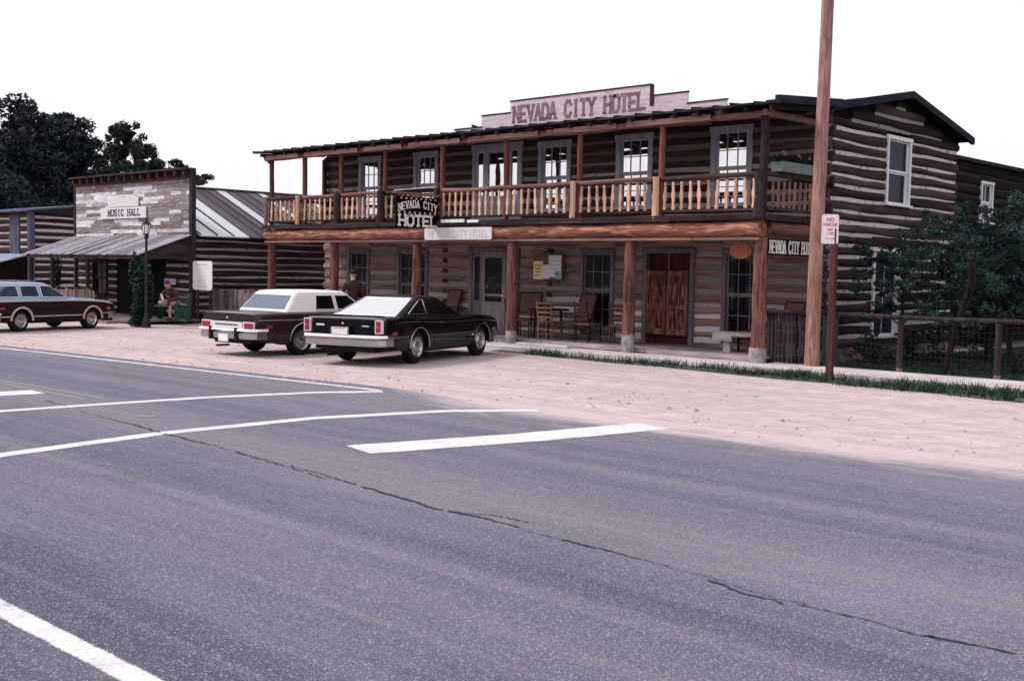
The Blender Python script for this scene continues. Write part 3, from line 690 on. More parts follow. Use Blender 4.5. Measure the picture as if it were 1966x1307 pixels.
for i in range(9): baluster((-12.62, 20.88+i*.215, 3.555), (0, 1, 0)).build('baluster', 'rail', hotel); cnt += 1
for i in range(5): baluster((-29.95, 20.9+i*.4, 3.555), (0, 1, 0)).build('baluster', 'baluster', hotel); cnt += 1
print('balusters', cnt)
for x, c_, r_ in ((-28.32, 'baluster', .07), (-26.46, 'balcony_dark', .1), (-24.52, 'balcony_dark', .12), (-22.3, 'signpost', .07), (-17.62, 'baluster', .075), (-15.24, 'baluster', .08), (-12.66, 'balcony_dark', .12), (-29.95, 'rail', .07)):
    mb = MB(); mb.rt(.4, .9); mb.tube([(x, 20.44, 3.06), (x+.01, 20.44, 3.5), (x, 20.44, 3.98)], [r_, r_*.85, r_*.95], 8, jit=.08); mb.build('newel', c_, hotel, True)
mb = MB(); mb.rt(); mb.bar((-23.95, 20.46, 3.99), (-22.3, 20.46, 4.02), .09, .03); mb.build('loose_board', 'casing_up', hotel)
mb = MB(); mb.box(-21.95, -21.1, 20.30, 20.345, 3.08, 3.16); mb.build('loose_board', 'casing_w', hotel)
mb = MB(); mb.box(-20.98, -20.6, 20.30, 20.345, 3.07, 3.14); mb.build('loose_board', 'casing_w', hotel)
# porch deck
mb = MB(); y = 20.80
while y < 22.7: mb.rt(); mb.box(-30.0, -12.75, y, y+.19, .14, .20); y += .2
mb.build('porch_deck', 'deck', hotel)
mb = MB(); x = -30
while x < -12.8:
    w = rnd.uniform(1.5, 3.3); mb.rt(.3, 1); mb.box(x, min(x+w, -12.78)-.02, 20.74, 20.795, .10+rnd.uniform(0, .02), .215); x += w
mb.build('deck_edge', 'graybd', hotel)
# windows and doors
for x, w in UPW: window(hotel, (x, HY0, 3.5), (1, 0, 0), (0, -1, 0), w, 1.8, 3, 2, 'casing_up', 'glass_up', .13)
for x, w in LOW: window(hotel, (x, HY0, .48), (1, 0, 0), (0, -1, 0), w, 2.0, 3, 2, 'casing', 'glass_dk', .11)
window(hotel, (HX1, 26.075, 3.62), (0, 1, 0), (1, 0, 0), 1.25, 1.58, 1, 1, 'casing_w', 'glass_bl', .09)
window(hotel, (HX1, 25.65, .54), (0, 1, 0), (1, 0, 0), 1.38, 2.04, 2, 1, 'casing_w', 'glass_bl', .10)
def box_door(x0, x1, z0, z1, leafs, frame='casing', lights=True, glass='glass_dk'):
    mb = MB(); y = HY0-.02
    mb.box(x0, x0+.11, y-.03, y+.1, z0, z1-.12); mb.box(x1-.11, x1, y-.03, y+.1, z0, z1-.12); mb.box(x0-.03, x1+.03, y-.04, y+.1, z1-.12, z1)
    o = mb.build('door_frame', frame, hotel)
    if lights:
        lw = .38
        for a in (x0+.11, x1-.11-lw):
            s = MB(); s.box(a, a+.09, y, y+.05, z0, z1-.12); s.box(a+lw-.09, a+lw, y, y+.05, z0, z1-.12); s.box(a+.09, a+lw-.09, y, y+.05, z0, z0+.85); s.box(a+.09, a+lw-.09, y, y+.05, z1-.24, z1-.12)
            s.build('sidelight', frame, o); g = MB(); g.box(a+.09, a+lw-.09, y+.02, y+.03, z0+.85, z1-.24); g.build('pane', glass, o)
        a, b = x0+.49, x1-.49
        d = MB(); d.box(a, a+.13, y-.015, y+.04, z0, z1-.12); d.box(b-.13, b, y-.015, y+.04, z0, z1-.12); d.box(a+.13, b-.13, y-.015, y+.04, z1-.26, z1-.12)
        d.box(a+.13, b-.13, y-.005, y+.035, z0, z0+.75); d.box(a+.13, b-.13, y-.015, y+.04, z0+.75, z0+.83); d.box(a+.13, b-.13, y-.015, y+.04, z0+.97, z0+1.05)
        do = d.build('door', leafs, hotel)
        g = MB(); g.box(a+.13, b-.13, y+.015, y+.02, z0+.83, z1-.26); g.build('screen', glass, do)
        h = MB(); h.ball((b-.06, y-.04, z0+1.0), .035, 8); h.build('handle', 'letter_white', do, True)
    return o
box_door(-23.34, -21.44, 3.1, 5.36, 'casing_up', 'casing_up', True, 'glass_up')
box_door(-23.4, -21.5, .2, 2.5, 'door_grey', 'casing')
fr = box_door(-17.3, -15.8, .2, 2.5, 'door_wood', 'casing', False)
mb = MB(); mb.box(-17.19, -15.91, HY0+.05, HY0+.07, .2, 2.38); mb.build('dark_inner_door', wood('dark_red_door', (.025, .006, .006), (.07, .02, .018), 'z'), fr)
mb = MB(); mb.box(-16.58, -16.54, HY0-.0, HY0+.03, 1.9, 2.38); mb.build('mullion', 'casing', fr)
for a, b in ((-17.18, -16.58), (-16.55, -15.93)):
    d = MB(); y = HY0-.05; d.rt(.4, .8); t = .09
    d.box(a, a+t, y-.02, y+.02, .42, 1.96); d.box(b-t, b, y-.02, y+.02, .42, 1.96)
    for z0, z1 in ((.42, .56), (1.04, 1.14), (1.84, 1.96)): d.box(a+t, b-t, y-.02, y+.02, z0, z1)
    dd = d.build('swinging_door', 'door_wood', hotel)
    for z0, z1 in ((.56, 1.04), (1.14, 1.84)):
        d = MB(); d.tone = .4; d.box(a+t, b-t, y+.004, y+.016, z0, z1); d.box(a+t+.03, b-t-.03, y-.008, y+.003, z0+.05, z1-.05); d.build('door_panel', 'door_panel', dd)
for xx in (-24.42, -20.38):
    for k in range(6): mb = MB(); mb.rt(0, .3); mb.box(xx-.07, xx+.07, HY0-.05, HY0+.02, .98+k*.29-.05, .98+k*.29+.07); mb.build('partition_log_end', 'logend', hotel)
# stepped parapet with its faded lettering
par = MB(); y0 = 20.98
for x0, x1, z0, z1 in ((-22.2, -21.2, 5.3, 5.52), (-21.2, -20.2, 5.3, 5.80), (-20.2, -15.85, 5.3, 6.08), (-15.85, -14.85, 5.3, 5.83), (-14.85, -13.85, 5.3, 5.58)):
    zz = z0
    while zz < z1-.01:
        e = min(zz+.19, z1); par.rt(); par.box(x0, x1, y0, y0+.03, zz, e-.004); zz += .19
po = par.build('parapet_sign', 'parapet', hotel)
mb = MB()
for x0, x1, z1 in ((-22.2, -21.2, 5.52), (-21.2, -20.2, 5.80), (-20.2, -15.85, 6.08), (-15.85, -14.85, 5.83), (-14.85, -13.85, 5.58)):
    mb.box(x0-.02, x1+.02, y0-.015, y0+.045, z1, z1+.03)
mb.box(-15.87, -15.76, y0-.018, y0-.002, 5.62, 6.08); mb.build('coping', 'balcony_dark', po)
mb = MB(); text(mb, 'NEVADA CITY HOTEL', (-20.08, y0-.001, 5.57), (1, 0, 0), (0, 0, 1), .36, .178, .078, 1.36, .06)
mb.build('lettering', 'parapet_ink', po)
mb = MB()
for x in (-21.6, -19.5, -17.4, -15.3, -14.2): mb.bar((x, y0+.04, 5.6), (x, 21.8, 5.5), .05, .05)
mb.build('parapet_brace', 'balcony_dark', po)

# annex behind, to the right
annex = thing('log_annex', (-13, 29.5, 0), 'lower dark log wing behind the hotel gable with one pale window', 'annex')
lg, ck = MB(), MB()
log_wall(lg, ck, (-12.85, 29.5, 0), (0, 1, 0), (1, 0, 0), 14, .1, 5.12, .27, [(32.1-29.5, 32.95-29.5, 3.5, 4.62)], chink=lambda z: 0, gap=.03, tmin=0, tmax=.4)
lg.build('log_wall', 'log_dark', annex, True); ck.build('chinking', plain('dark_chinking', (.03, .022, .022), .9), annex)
window(annex, (-12.85, 32.52, 3.5), (0, 1, 0), (1, 0, 0), .85, 1.12, 2, 1, 'casing_w', 'glass_bl', .07)
mb = MB(); mb.prism([(-12.7, 29.45, 5.05), (-16.5, 29.45, 5.9), (-20.5, 29.45, 5.0), (-20.5, 29.45, 5.1), (-16.5, 29.45, 6.0), (-12.7, 29.45, 5.15)], (0, 14.3, 0))
mb.build('roof', 'roofdark', annex)
mb = MB(); mb.box(-20.2, -12.97, 43.3, 43.5, 0, 5); mb.build('back_wall', 'log_dark', annex)

# ------------------------------------------------------------------ music hall
MY, MX0, MX1 = 20.0, -41.45, -33.52
mh = thing('music_hall', ((MX0+MX1)/2, MY, 0), 'false front music hall with patchy white siding, plank awning and striped metal roof', 'hall')
def sidingmat():
    m, n, b = newmat('patchy_white_siding')
    t = tone_node(n); g = noise(n, coords(n, (1.5, 14, 14)), 1.6, 6, .7)
    c = ramp(n, t, [(0., (.075, .048, .045)), (.18, (.17, .115, .105)), (.36, (.22, .17, .17)), (.55, (.29, .26, .30)), (.7, (.60, .56, .60)), (1., (.86, .83, .86))])
    k = ramp(n, g, [(.42, (0, 0, 0)), (.60, (1, 1, 1))])
    c = mixc(n, math_(n, 'MULTIPLY', k, .65), c, (.17, .135, .14))
    k2 = ramp(n, noise(n, coords(n, (1.1, 9, 9)), 2.3, 6, .75), [(.56, (0, 0, 0)), (.63, (.8, .8, .8))])
    c = mixc(n, k2, c, (.62, .59, .63))
    L(n, c, b.inputs['Base Color']); b.inputs['Roughness'].default_value = .9; bump(n, b, g, .4, .01); return m
M['siding'] = sidingmat()
ff = MB(); z = 2.70
while z < 4.66:
    x = MX0
    while x < MX1-.02:
        w = rnd.uniform(.35, 1.9); e = min(x+w, MX1)
        if z > 4.42: ff.tone = rnd.uniform(.02, .3)
        else: ff.tone = rnd.choice((.9, .95, 1, .85, .3, .5, .2, .72, .6, .4, .1, .9) if x < MX1-3.4 or z < 3.4 else (.9, .3, .5, .2, .6, .4, .1, .35, .72))
        o_ = rnd.uniform(0, .012); ff.box(x+.004, e-.004, MY-.03-o_, MY, z, z+.118); x = e
    z += .122
ffo = ff.build('false_front', 'siding', mh)
mb = MB(); mb.box(MX0-.12, MX1+.12, MY-.28, MY+.12, 4.94, 5.0); mb.box(MX0, MX1, MY-.05, MY, 4.66, 4.94)
for k in range(15): mb.rt(0, .4); mb.box(MX0+.1+k*.55, MX0+.22+k*.55, MY-.24, MY-.055, 4.76, 4.935)
mb.tone = .2; mb.build('cornice', 'log_x', mh)
mb = MB(); mb.box(MX1-.0, MX1+.16, MY-.06, MY+.1, 0, 4.94); mb.box(MX0-.14, MX0, MY-.06, MY+.1, 0, 4.94); mb.build('corner_board', 'darkbd_z', mh)
# lower front under the awning
lg, ck = MB(), MB()
mop = [(MX1-MX0-2.6, MX1-MX0-1.55, .2, 2.2), (3.0, 4.9, .2, 2.3), (1.25, 2.35, .8, 2.0)]
log_wall(lg, ck, (MX0, MY, 0), (1, 0, 0), (0, -1, 0), MX1-MX0, .1, 2.68, .255, mop, chink=lambda z: .6, gap=.04, tmin=0, tmax=.4)
lg.build('log_wall', 'log_x', mh, True); ck.build('chinking', 'chink', mh)
mb = MB(); mb.box(MX1-2.6, MX1-1.55, MY+.04, MY+.06, .2, 2.2); mb.box(MX0+3.0, MX0+4.9, MY+.04, MY+.06, .2, 2.3); mb.build('doorway_shade', 'sign_black', mh)  # black sheets stand in for the unlit interior behind the openings
window(mh, (MX0+1.8, MY, .8), (1, 0, 0), (0, -1, 0), 1.1, 1.2, 2, 1, 'chair_dk', 'glass_dk', .07)
# side wall and roof
SX = -33.45
lg, ck = MB(), MB()
log_wall(lg, ck, (SX, MY+.1, 0), (0, 1, 0), (1, 0, 0), 10.4, .15, 2.84, .235, [], chink=lambda z: .6, gap=.034, tmin=0, tmax=.7)
lg.build('log_wall', 'log_y', mh, True); ck.build('chinking', 'chink', mh)
mb = MB(); mb.box(MX0, MX0+.1, MY+.1, MY+10.4, 0, 2.8); mb.box(MX0+.1, SX-.12, MY+10.3, MY+10.5, 0, 2.9)
mb.prism([(MX0+.1, MY+10.3, 2.9), (SX-.12, MY+10.3, 2.9), (-37.48, MY+10.3, 4.6)], (0, .2, 0)); mb.build('log_wall', 'log_dark', mh)
mb = MB(); y = MY+.12
def rpt(x, y_, o_): return (x, y_, 2.80+(4.62-2.80)*(-33.1-x)/(-33.1+37.48)+o_)
roofm = leafmat('striped_roof_metal', (.065, .050, .058), (.20, .185, .215), (.60, .62, .66))
stripes = [1, 1, .95, .1, .0, .15, .9, .1, .05, .2, .95, .1, .15, .05, .3, .9, .2, 1, .1, .2]
k = 0
while y < MY+10.5:
    w = rnd.uniform(.34, .5) if k > 2 else .62; e = min(y+w, MY+10.6); mb.tone = stripes[k % 20]; k += 1
    mb.prism([rpt(-33.1, y, 0), rpt(-33.1, e-.02, 0), rpt(-37.48, e-.02, 0), rpt(-37.48, y, 0)], (0, 0, .04))
    mb.tone = .05; mb.bar(rpt(-33.1, y, .06), rpt(-37.48, y, .06), .03, .05); y = e
mb.tone = .1; mb.prism([(-37.5, MY+.12, 4.64), (-41.8, MY+.12, 2.82), (-41.8, MY+10.6, 2.82), (-37.5, MY+10.6, 4.64)], (0, 0, .04))
mb.bar((-37.49, MY+.1, 4.69), (-37.49, MY+10.6, 4.69), .2, .05)
mb.build('roof', roofm, mh)
# awning
awn = wood('awning_boards', (.085, .08, .10), (.27, .255, .29), 'y', tv=.55)
mb = MB(); x = MX0-.15
while x < MX1:
    w = rnd.uniform(.16, .26); mb.rt(); e = rnd.uniform(-.04, .04)
    mb.prism([(x, MY-.03, 2.84), (x+w-.012, MY-.03, 2.84), (x+w-.012, MY-1.95+e, 2.15), (x, MY-1.95+e, 2.15)], (0, 0, .028)); x += w
mb.build('awning', awn, mh)
mb = MB(); mb.prism([(MX1+.02, MY-.04, 2.80), (MX1+.02, MY-1.85, 2.15), (MX1+.02, MY-1.85, 2.05), (MX1+.02, MY-.04, 2.05)], (.04, 0, 0))
mb.bar((MX0, MY-1.85, 2.09), (MX1, MY-1.85, 2.09), .09, .12)
mb.build('awning_frame', 'log_y', mh)
for x in (MX0+.3, MX0+2.0, MX0+4.6, MX1-.15):
    mb = MB(); mb.tube([(x, MY-1.85, 0), (x, MY-1.85, 2.05)], .07, 8, jit=.05); mb.build('awning_post', 'chair_dk', mh, True)
mb = MB(); y = 17.9
while y < MY-.1: mb.rt(); mb.box(MX0, MX1+.6, y, y+.2, .08, .14); y += .21
mb.box(MX0, MX1+.6, 17.84, 17.89, .03, .15); mb.build('boardwalk_deck', 'deck', mh)
mb = MB(); mb.box(-36.4, -34.0, 17.35, 17.75, .0, .07); mb.build('step', 'deck', mh)
s1 = MB(); s1.box(-39.42, -36.22, MY-.10, MY-.065, 3.45, 3.84)
o = s1.build('music_hall_sign', 'sign_white', org=(-37.8, MY-.08, 3.45)); tag(o, 'white board reading MUSIC HALL on the false front', 'sign')
mb = MB(); text(mb, 'MUSIC HALL', (-38.85, MY-.101, 3.55), (1, 0, 0), (0, 0, 1), .20, .155, .045, 1.5, .05); mb.build('lettering', 'letter_black', o)
s1 = MB(); s1.box(-38.9, -36.75, MY-.09, MY-.065, 3.86, 4.16)
o = s1.build('faded_sign', 'sign_white', org=(-37.8, MY-.08, 3.86)); tag(o, 'smaller white board with faded lettering above the MUSIC HALL sign', 'sign')
s1 = MB(); s1.box(-34.95, -34.25, MY-.12, MY-.1, 1.22, 1.42)
o = s1.build('small_sign', plain('blue_white_sign', (.42, .46, .55), .7), org=(-34.6, MY-.1, 1.22)); tag(o, 'small pale sign in the dark doorway behind the seated man', 'sign')

# cabin further left
cab = thing('log_cabin', (-49, 21, 0), 'bluish log cabin at the far left with shuttered upper opening and porch awning', 'cabin')
CXr, CY = -46.0, 20.3
lg, ck = MB(), MB()
log_wall(lg, ck, (CXr, CY, 0), (0, 1, 0), (1, 0, 0), 7, .1, 3.9, .28, [], chink=lambda z: .8, gap=.06, tmin=0, tmax=.4)
lg.build('log_wall', 'log_y', cab, True); ck.build('chinking', 'chink', cab)
lg, ck = MB(), MB()
log_wall(lg, ck, (CXr-9, CY, 0), (1, 0, 0), (0, -1, 0), 9, 2.2, 3.9, .29, [(7.0, 7.9, 2.2, 3.75)], chink=lambda z: .6, gap=.05, tmin=.2, tmax=.8)
lg.build('log_wall', 'log_x', cab, True); ck.build('chinking', 'chink', cab)
bluebd = wood('blue_grey_boards', (.03, .033, .055), (.09, .10, .15), 'z')
mb = MB(); mb.box(CXr-2.0, CXr-1.1, CY-.03, CY+.02, 2.2, 3.75); mb.build('shutter', bluebd, cab)
mb = MB(); mb.box(CXr-9, CXr-.12, CY+1.2, CY+1.3, 0, 2.2); mb.box(CXr-9, CXr-8.9, CY+.1, CY+7, 0, 3.9); mb.build('recessed_wall', 'log_dark', cab)
mb = MB(); mb.box(CXr-.12, CXr+.1, CY-.12, CY+.1, 0, 3.95); mb.build('corner_post', bluebd, cab)
mb = MB(); mb.prism([(CXr-9.2, CY-1.4, 1.78), (CXr-.1, CY-1.4, 1.78), (CXr-.1, CY-.02, 2.16), (CXr-9.2, CY-.02, 2.16)], (0, 0, .05)); mb.build('awning', wood('blue_awning', (.12, .14, .20), (.30, .33, .42), 'y'), cab)
mb = MB(); mb.prism([(CXr-9.3, CY-.35, 3.88), (CXr+.4, CY-.35, 3.88), (CXr+.4, CY+3.4, 4.35), (CXr-9.3, CY+3.4, 4.35)], (0, 0, .06))
mb.prism([(CXr-9.3, CY+7.2, 3.88), (CXr+.4, CY+7.2, 3.88), (CXr+.4, CY+3.4, 4.35), (CXr-9.3, CY+3.4, 4.35)], (0, 0, .05)); mb.build('roof', bluebd, cab)

# ------------------------------------------------------------------ fences, poles, signs
def pickets(name, x0, x1, y, h, mat, label, w=.13, gap=.012, z0=.03, railmat='deck', var=.05):
    t = thing(name, ((x0+x1)/2, y, 0), label, 'fence'); mb = MB(); x = x0
    while x < x1: mb.rt(); ww = w*rnd.uniform(.8, 1.2); hh = h+rnd.uniform(-var, var); mb.box(x, min(x+ww, x1), y-.012, y+.012, z0, hh); x += ww+gap
    mb.build('pickets', mat, t)
    mb = MB(); mb.box(x0, x1, y+.014, y+.07, h*.28, h*.28+.08); mb.box(x0, x1, y+.014, y+.07, h*.78, h*.78+.08); mb.build('fence_rail', railmat, t)
    for k in range(int((x1-x0)/2.2)+1):
        mb = MB(); xx = x0+.05+min(k*2.2, x1-x0-.1); mb.box(xx-.05, xx+.05, y+.072, y+.17, 0, h+.08); mb.build('fence_post', 'signpost', t)
    return t
pickets('plank_fence', -33.3, -30.2, 20.7, 1.08, 'graybd_z', 'grey weathered plank fence between the music hall and the hotel')
pickets('plank_fence', -40.4, -35.3, 17.6, 1.0, 'brownbd_z', 'brown plank fence in front of the music hall porch, right of the station wagon')
pickets('picket_fence', -12.88, -11.93, 21.28, 1.12, 'darkbd_z', 'short dark picket panel between the hotel corner post and the utility pole', .06, .035)
POLEX = -11.62
fn = thing('wire_fence', (-8, 21.2, 0), 'round rail fence with wire mesh in front of the lawn', 'fence')
mb = MB(); mb.tube([(-12.95+i*.8, 21.2, 1.14+.008*math.sin(i)) for i in range(15)], .045, 8, jit=.05); mb.build('top_rail', 'darkbd_z', fn, True)
for x in (-9.9, -8.05, -5.5, -3.0):
    mb = MB(); mb.tube([(x, 21.2, 0), (x, 21.2, 1.1)], .065, 8, jit=.06); mb.build('fence_post', 'darkbd_z', fn, True)
    b_ = MB(); b_.tube([(x, 21.2, 0), (x, 21.2, .16)], .069, 8); b_.build('pale_post_foot', 'graybd_z', fn, True)
mb = MB(); x = -11.4
while x < -2: mb.box(x-.0015, x+.0015, 21.198, 21.202, .06, 1.1); x += .1
for k in range(10): mb.box(-11.4, -2, 21.197, 21.203, .08+k*.105, .084+k*.105)
mb.build('wire_mesh', 'wire', fn)
mb = MB(); mb.tone = .5; mb.tube([(POLEX, 20.93, 0), (POLEX+.01, 20.93, 2.5), (POLEX+.05, 20.93, 5), (POLEX+.10, 20.93, 9.5)], [.15, .138, .128, .11], 16)
o = mb.build('utility_pole', 'pole', org=(POLEX, 20.93, 0), smooth=True); tag(o, 'tall reddish brown wooden utility pole at the hotel corner', 'utility pole')
mb = MB(); mb.box(-11.72, -11.50, 21.5, 21.75, 0, 1.05); mb.box(-11.74, -11.48, 21.48, 21.77, 1.05, 1.10)
tag(mb.build('utility_box', 'greenbox', org=(-11.6, 21.6, 0)), 'narrow green metal box just behind the utility pole', 'utility box')
ns = thing('parking_sign', (-10.3, 19.2, 0), 'white NO PARKING sign with red lettering on a brown post', 'sign')
mb = MB(); mb.box(-10.36, -10.25, 19.17, 19.27, 0, 2.75); mb.build('sign_post', 'signpost', ns)
def rrect(c, u, v, w, h, r, k=4):
    pts = []
    for sx, sy, a0 in ((1, 1, 0), (-1, 1, 90), (-1, -1, 180), (1, -1, 270)):
        for j in range(k+1):
            a = math.radians(a0+90*j/k); pts.append(Vector(c)+Vector(u)*(sx*(w/2-r)+r*math.cos(a))+Vector(v)*(sy*(h/2-r)+r*math.sin(a)))
    return pts
su = V(.80, .60, 0).normalized(); sn = su.cross(V(0, 0, 1)); sc_ = V(-10.34, 19.12, 2.74)
mb = MB(); mb.prism(rrect(sc_, su, (0, 0, 1), .30, .53, .04), -sn*.004); sp = mb.build('sign_plate', plain('white_sign_enamel', (.80, .77, .78), .5, .05), ns)
mb = MB()
for s, dz, h, cw, th in (('NO', .14, .062, .045, .012), ('PARKING', .055, .05, .026, .008), ('ANY', -.03, .04, .026, .007), ('TIME', -.10, .04, .026, .007)):
    tw = len(s)*cw*1.35-cw*.35; text(mb, s, sc_+sn*.001-su*tw/2+V(0, 0, dz), su, (0, 0, 1), h, cw, th, 1.35, 0, ext=.002)
a = sc_+sn*.001+V(0, 0, -.17); mb.prism([a-su*.09-V(0, 0, .006), a+su*.06-V(0, 0, .006), a+su*.06+V(0, 0, .006), a-su*.09+V(0, 0, .006)], sn*.002)
mb.prism([a+su*.06-V(0, 0, .02), a+su*.10, a+su*.06+V(0, 0, .02)], sn*.0025); mb.build('lettering', 'letter_red', sp)

# hanging sign at right angles to the facade
hx = -22.2
o = thing('hanging_sign', (hx, 19.75, 2.9), 'black hanging sign with white NEVADA CITY HOTEL lettering and rows of pale dots', 'sign')
mb = MB(); mb.box(hx-.02, hx+.02, 19.0, 20.42, 2.93, 3.71); mb.build('sign_board', 'sign_black', o)
mb = MB(); mb.tube([(hx, 18.9, 3.78), (hx, 20.55, 3.76)], .028, 8); mb.bar((hx, 19.1, 3.70), (hx, 19.1, 3.78), .02, .02); mb.bar((hx, 20.2, 3.70), (hx, 20.2, 3.78), .02, .02); mb.build('bracket', 'rail', o)
mb = MB(); text(mb, 'HOTEL', (hx+.021, 19.10, 2.98), (0, 1, 0), (0, 0, 1), .25, .20, .062, 1.34, .055); text(mb, 'NEVADA CITY', (hx+.021, 19.07, 3.33), (0, 1, 0), (0, 0, 1), .17, .085, .03, 1.42, .028, arc=.11)
mb.build('lettering', 'letter_white', o)
mb = MB()
for k in range(8): mb.obox((hx+.022, 19.1+k*.172, 3.30), (.002, 0, 0), (0, .03, 0), (0, 0, .034))
for k in range(8): mb.obox((hx+.022, 19.16+k*.165, 3.66), (.002, 0, 0), (0, .028, 0), (0, 0, .022))
mb.build('dots', plain('tan_dot_paint', (.62, .44, .28), .7), o)
mb = MB(); mb.prism(rrect((-21.37, 20.33, 2.80), (1, 0, 0), (0, 0, 1), 2.46, .31, .05), (0, .03, 0))
o = mb.build('beam_sign', 'sign_white', org=(-21.37, 20.33, 2.65)); tag(o, 'long white board with very faint lettering nailed to the balcony beam', 'sign')
mb = MB(); text(mb, 'NEVADA CITY HOTEL', (-22.4, 20.329, 2.71), (1, 0, 0), (0, 0, 1), .17, .095, .022, 1.34, .0); mb.build('lettering', 'faint_ink', o)
mb = MB(); mb.box(-12.66, -12.63, 20.82, 22.75, 2.31, 2.64)
o = mb.build('side_sign', 'sign_black', org=(-12.64, 21.8, 2.31)); tag(o, 'black board with bold white NEVADA CITY HOTEL letters under the balcony side', 'sign')
mb = MB(); text(mb, 'NEVADA CITY HOTEL', (-12.629, 20.87, 2.36), (0, 1, 0), (0, 0, 1), .24, .088, .034, 1.22, .036); mb.build('lettering', 'letter_white', o)
mb = MB(); n = 18; mb.prism([(-13.32+.27*math.cos(2*math.pi*k/n), 20.86, 2.39+.17*math.sin(2*math.pi*k/n)) for k in range(n)], (0, .03, 0))
o = mb.build('oval_sign', 'orange', org=(-13.32, 20.86, 2.22)); tag(o, 'plain orange oval sign hanging beside the corner post', 'sign')
mb = MB(); mb.bar((-13.32, 20.87, 2.55), (-13.32, 20.87, 2.66), .015, .015); mb.build('hanger', 'metal_dk', o)
nb = thing('notice_board', (-20.3, 22.6, 1.66), 'brown notice board with yellow, white and teal papers on the porch wall', 'notice board')
mb = MB(); mb.box(-20.86, -19.83, 22.66, 22.70, 1.66, 2.36); mb.build('board', 'cork', nb)
for x0, x1, z0, z1, m_, k in ((-20.84, -20.50, 1.68, 2.16, 'yellow', 0), (-20.49, -20.28, 1.70, 2.06, 'paper', 1), (-20.30, -19.86, 1.74, 2.31, 'paper', 2), (-20.08, -19.84, 1.70, 1.90, 'teal', 3)):
    mb = MB(); mb.box(x0, x1, 22.648-.003*k, 22.651-.003*k, z0, z1); q = mb.build('notice', m_, nb)
    mb = MB()
    for j in range(4): mb.box(x0+.05, x1-.06-rnd.random()*.06, 22.6455-.003*k, 22.6465-.003*k, z0+.1+j*(z1-z0-.15)/4, z0+.125+j*(z1-z0-.15)/4)
    mb.build('print', 'faint_ink' if m_ != 'yellow' else 'cork', q)
wb = thing('standing_board', (-32.62, 19.9, 0), 'tall white notice panel in front of the grey plank fence', 'sign')
mb = MB(); mb.prism(rrect((-32.62, 19.88, 1.55), (1, 0, 0), (0, 0, 1), 1.12, .92, .10), (0, .03, 0)); q = mb.build('panel', plain('off_white_panel', (.78, .75, .75), .7, .06), wb)
mb = MB(); mb.box(-33.02, -32.95, 19.92, 19.98, 0, 1.9); mb.box(-32.29, -32.22, 19.92, 19.98, 0, 1.9); mb.build('support', 'darkbd_z', wb)
mb = MB(); mb.box(-32.97, -32.27, 19.874, 19.878, 1.88, 1.91)
for j in range(7): mb.box(-32.92+rnd.random()*.1, -32.32-rnd.random()*.1, 19.874, 19.878, 1.2+j*.085, 1.212+j*.085)
mb.build('print', 'faint_ink', q)
# street lamp and vine
lp = thing('street_lamp', (-31.36, 17.25, 0), 'dark iron street lamp with globe lantern rising out of a vine', 'street lamp')
mb = MB(); mb.lathe((-31.36, 17.25, 0), [(.0, 0), (.13, 0), (.13, .2), (.07, .3), (.05, .5), (.035, 2.6), (.075, 2.65), (.05, 2.7), (.10, 2.76), (0, 2.76)], 12); mb.build('lamp_post', 'metal_dk', lp, True)
mb = MB(); mb.lathe((-31.36, 17.25, 0), [(.0, 2.76), (.075, 2.76), (.125, 3.04), (0, 3.04)], 6); mb.build('lantern_glass', plain('frosted_lamp_glass', (.85, .74, .68), .25, .05), lp)
mb = MB(); mb.lathe((-31.36, 17.25, 0), [(0, 3.03), (.16, 3.03), (.06, 3.15), (.03, 3.22), (0, 3.25)], 6)
for k in range(6): a = math.pi*2*k/6; mb.bar((-31.36+.078*math.cos(a), 17.25+.078*math.sin(a), 2.76), (-31.36+.13*math.cos(a), 17.25+.13*math.sin(a), 3.04), .014, .014)
mb.build('lantern_frame', 'metal_dk', lp)

# ------------------------------------------------------------------ foliage
def leaves(centres, n, size, mat, name='crown', parent=None, org=V(0, 0, 0), seed=1, flat=.7):
    """centres: (x,y,z,rx,ry,rz,weight); leaf quads scattered in clumps, some gaps between them"""
    r = np.random.RandomState(seed); C = np.array(centres, float); w = C[:, 6]/C[:, 6].sum(); idx = r.choice(len(C), n, p=w)
    d = r.normal(size=(n, 3)); d /= np.linalg.norm(d, axis=1)[:, None]; rad = r.rand(n)**.45
    P = C[idx, :3]+d*C[idx, 3:6]*rad[:, None]
    a = r.normal(size=(n, 3)); a[:, 2] *= flat; a /= np.linalg.norm(a, axis=1)[:, None]
    b = np.cross(a, r.normal(size=(n, 3))); b /= np.linalg.norm(b, axis=1)[:, None]
    s = size*(.6+.8*r.rand(n))[:, None]; v = np.zeros((n*4, 3)); P -= np.array(org)
    v[0::4] = P-a*s; v[1::4] = P-b*s*.45; v[2::4] = P+a*s; v[3::4] = P+b*s*.45
    me = D.meshes.new(name); me.from_pydata(v.tolist(), [], [(4*i, 4*i+1, 4*i+2, 4*i+3) for i in range(n)])
    ct = r.rand(len(C)); t = np.clip(ct[idx]*.6+r.rand(n)*.45, 0, 1)
    at = me.attributes.new('tone', 'FLOAT', 'FACE'); at.data.foreach_set('value', t.astype(np.float32))
    me.materials.append(M[mat]); o = D.objects.new(name, me); col.objects.link(o); ORG[o.name] = Vector(org)
    if parent: o.parent = parent
    return o
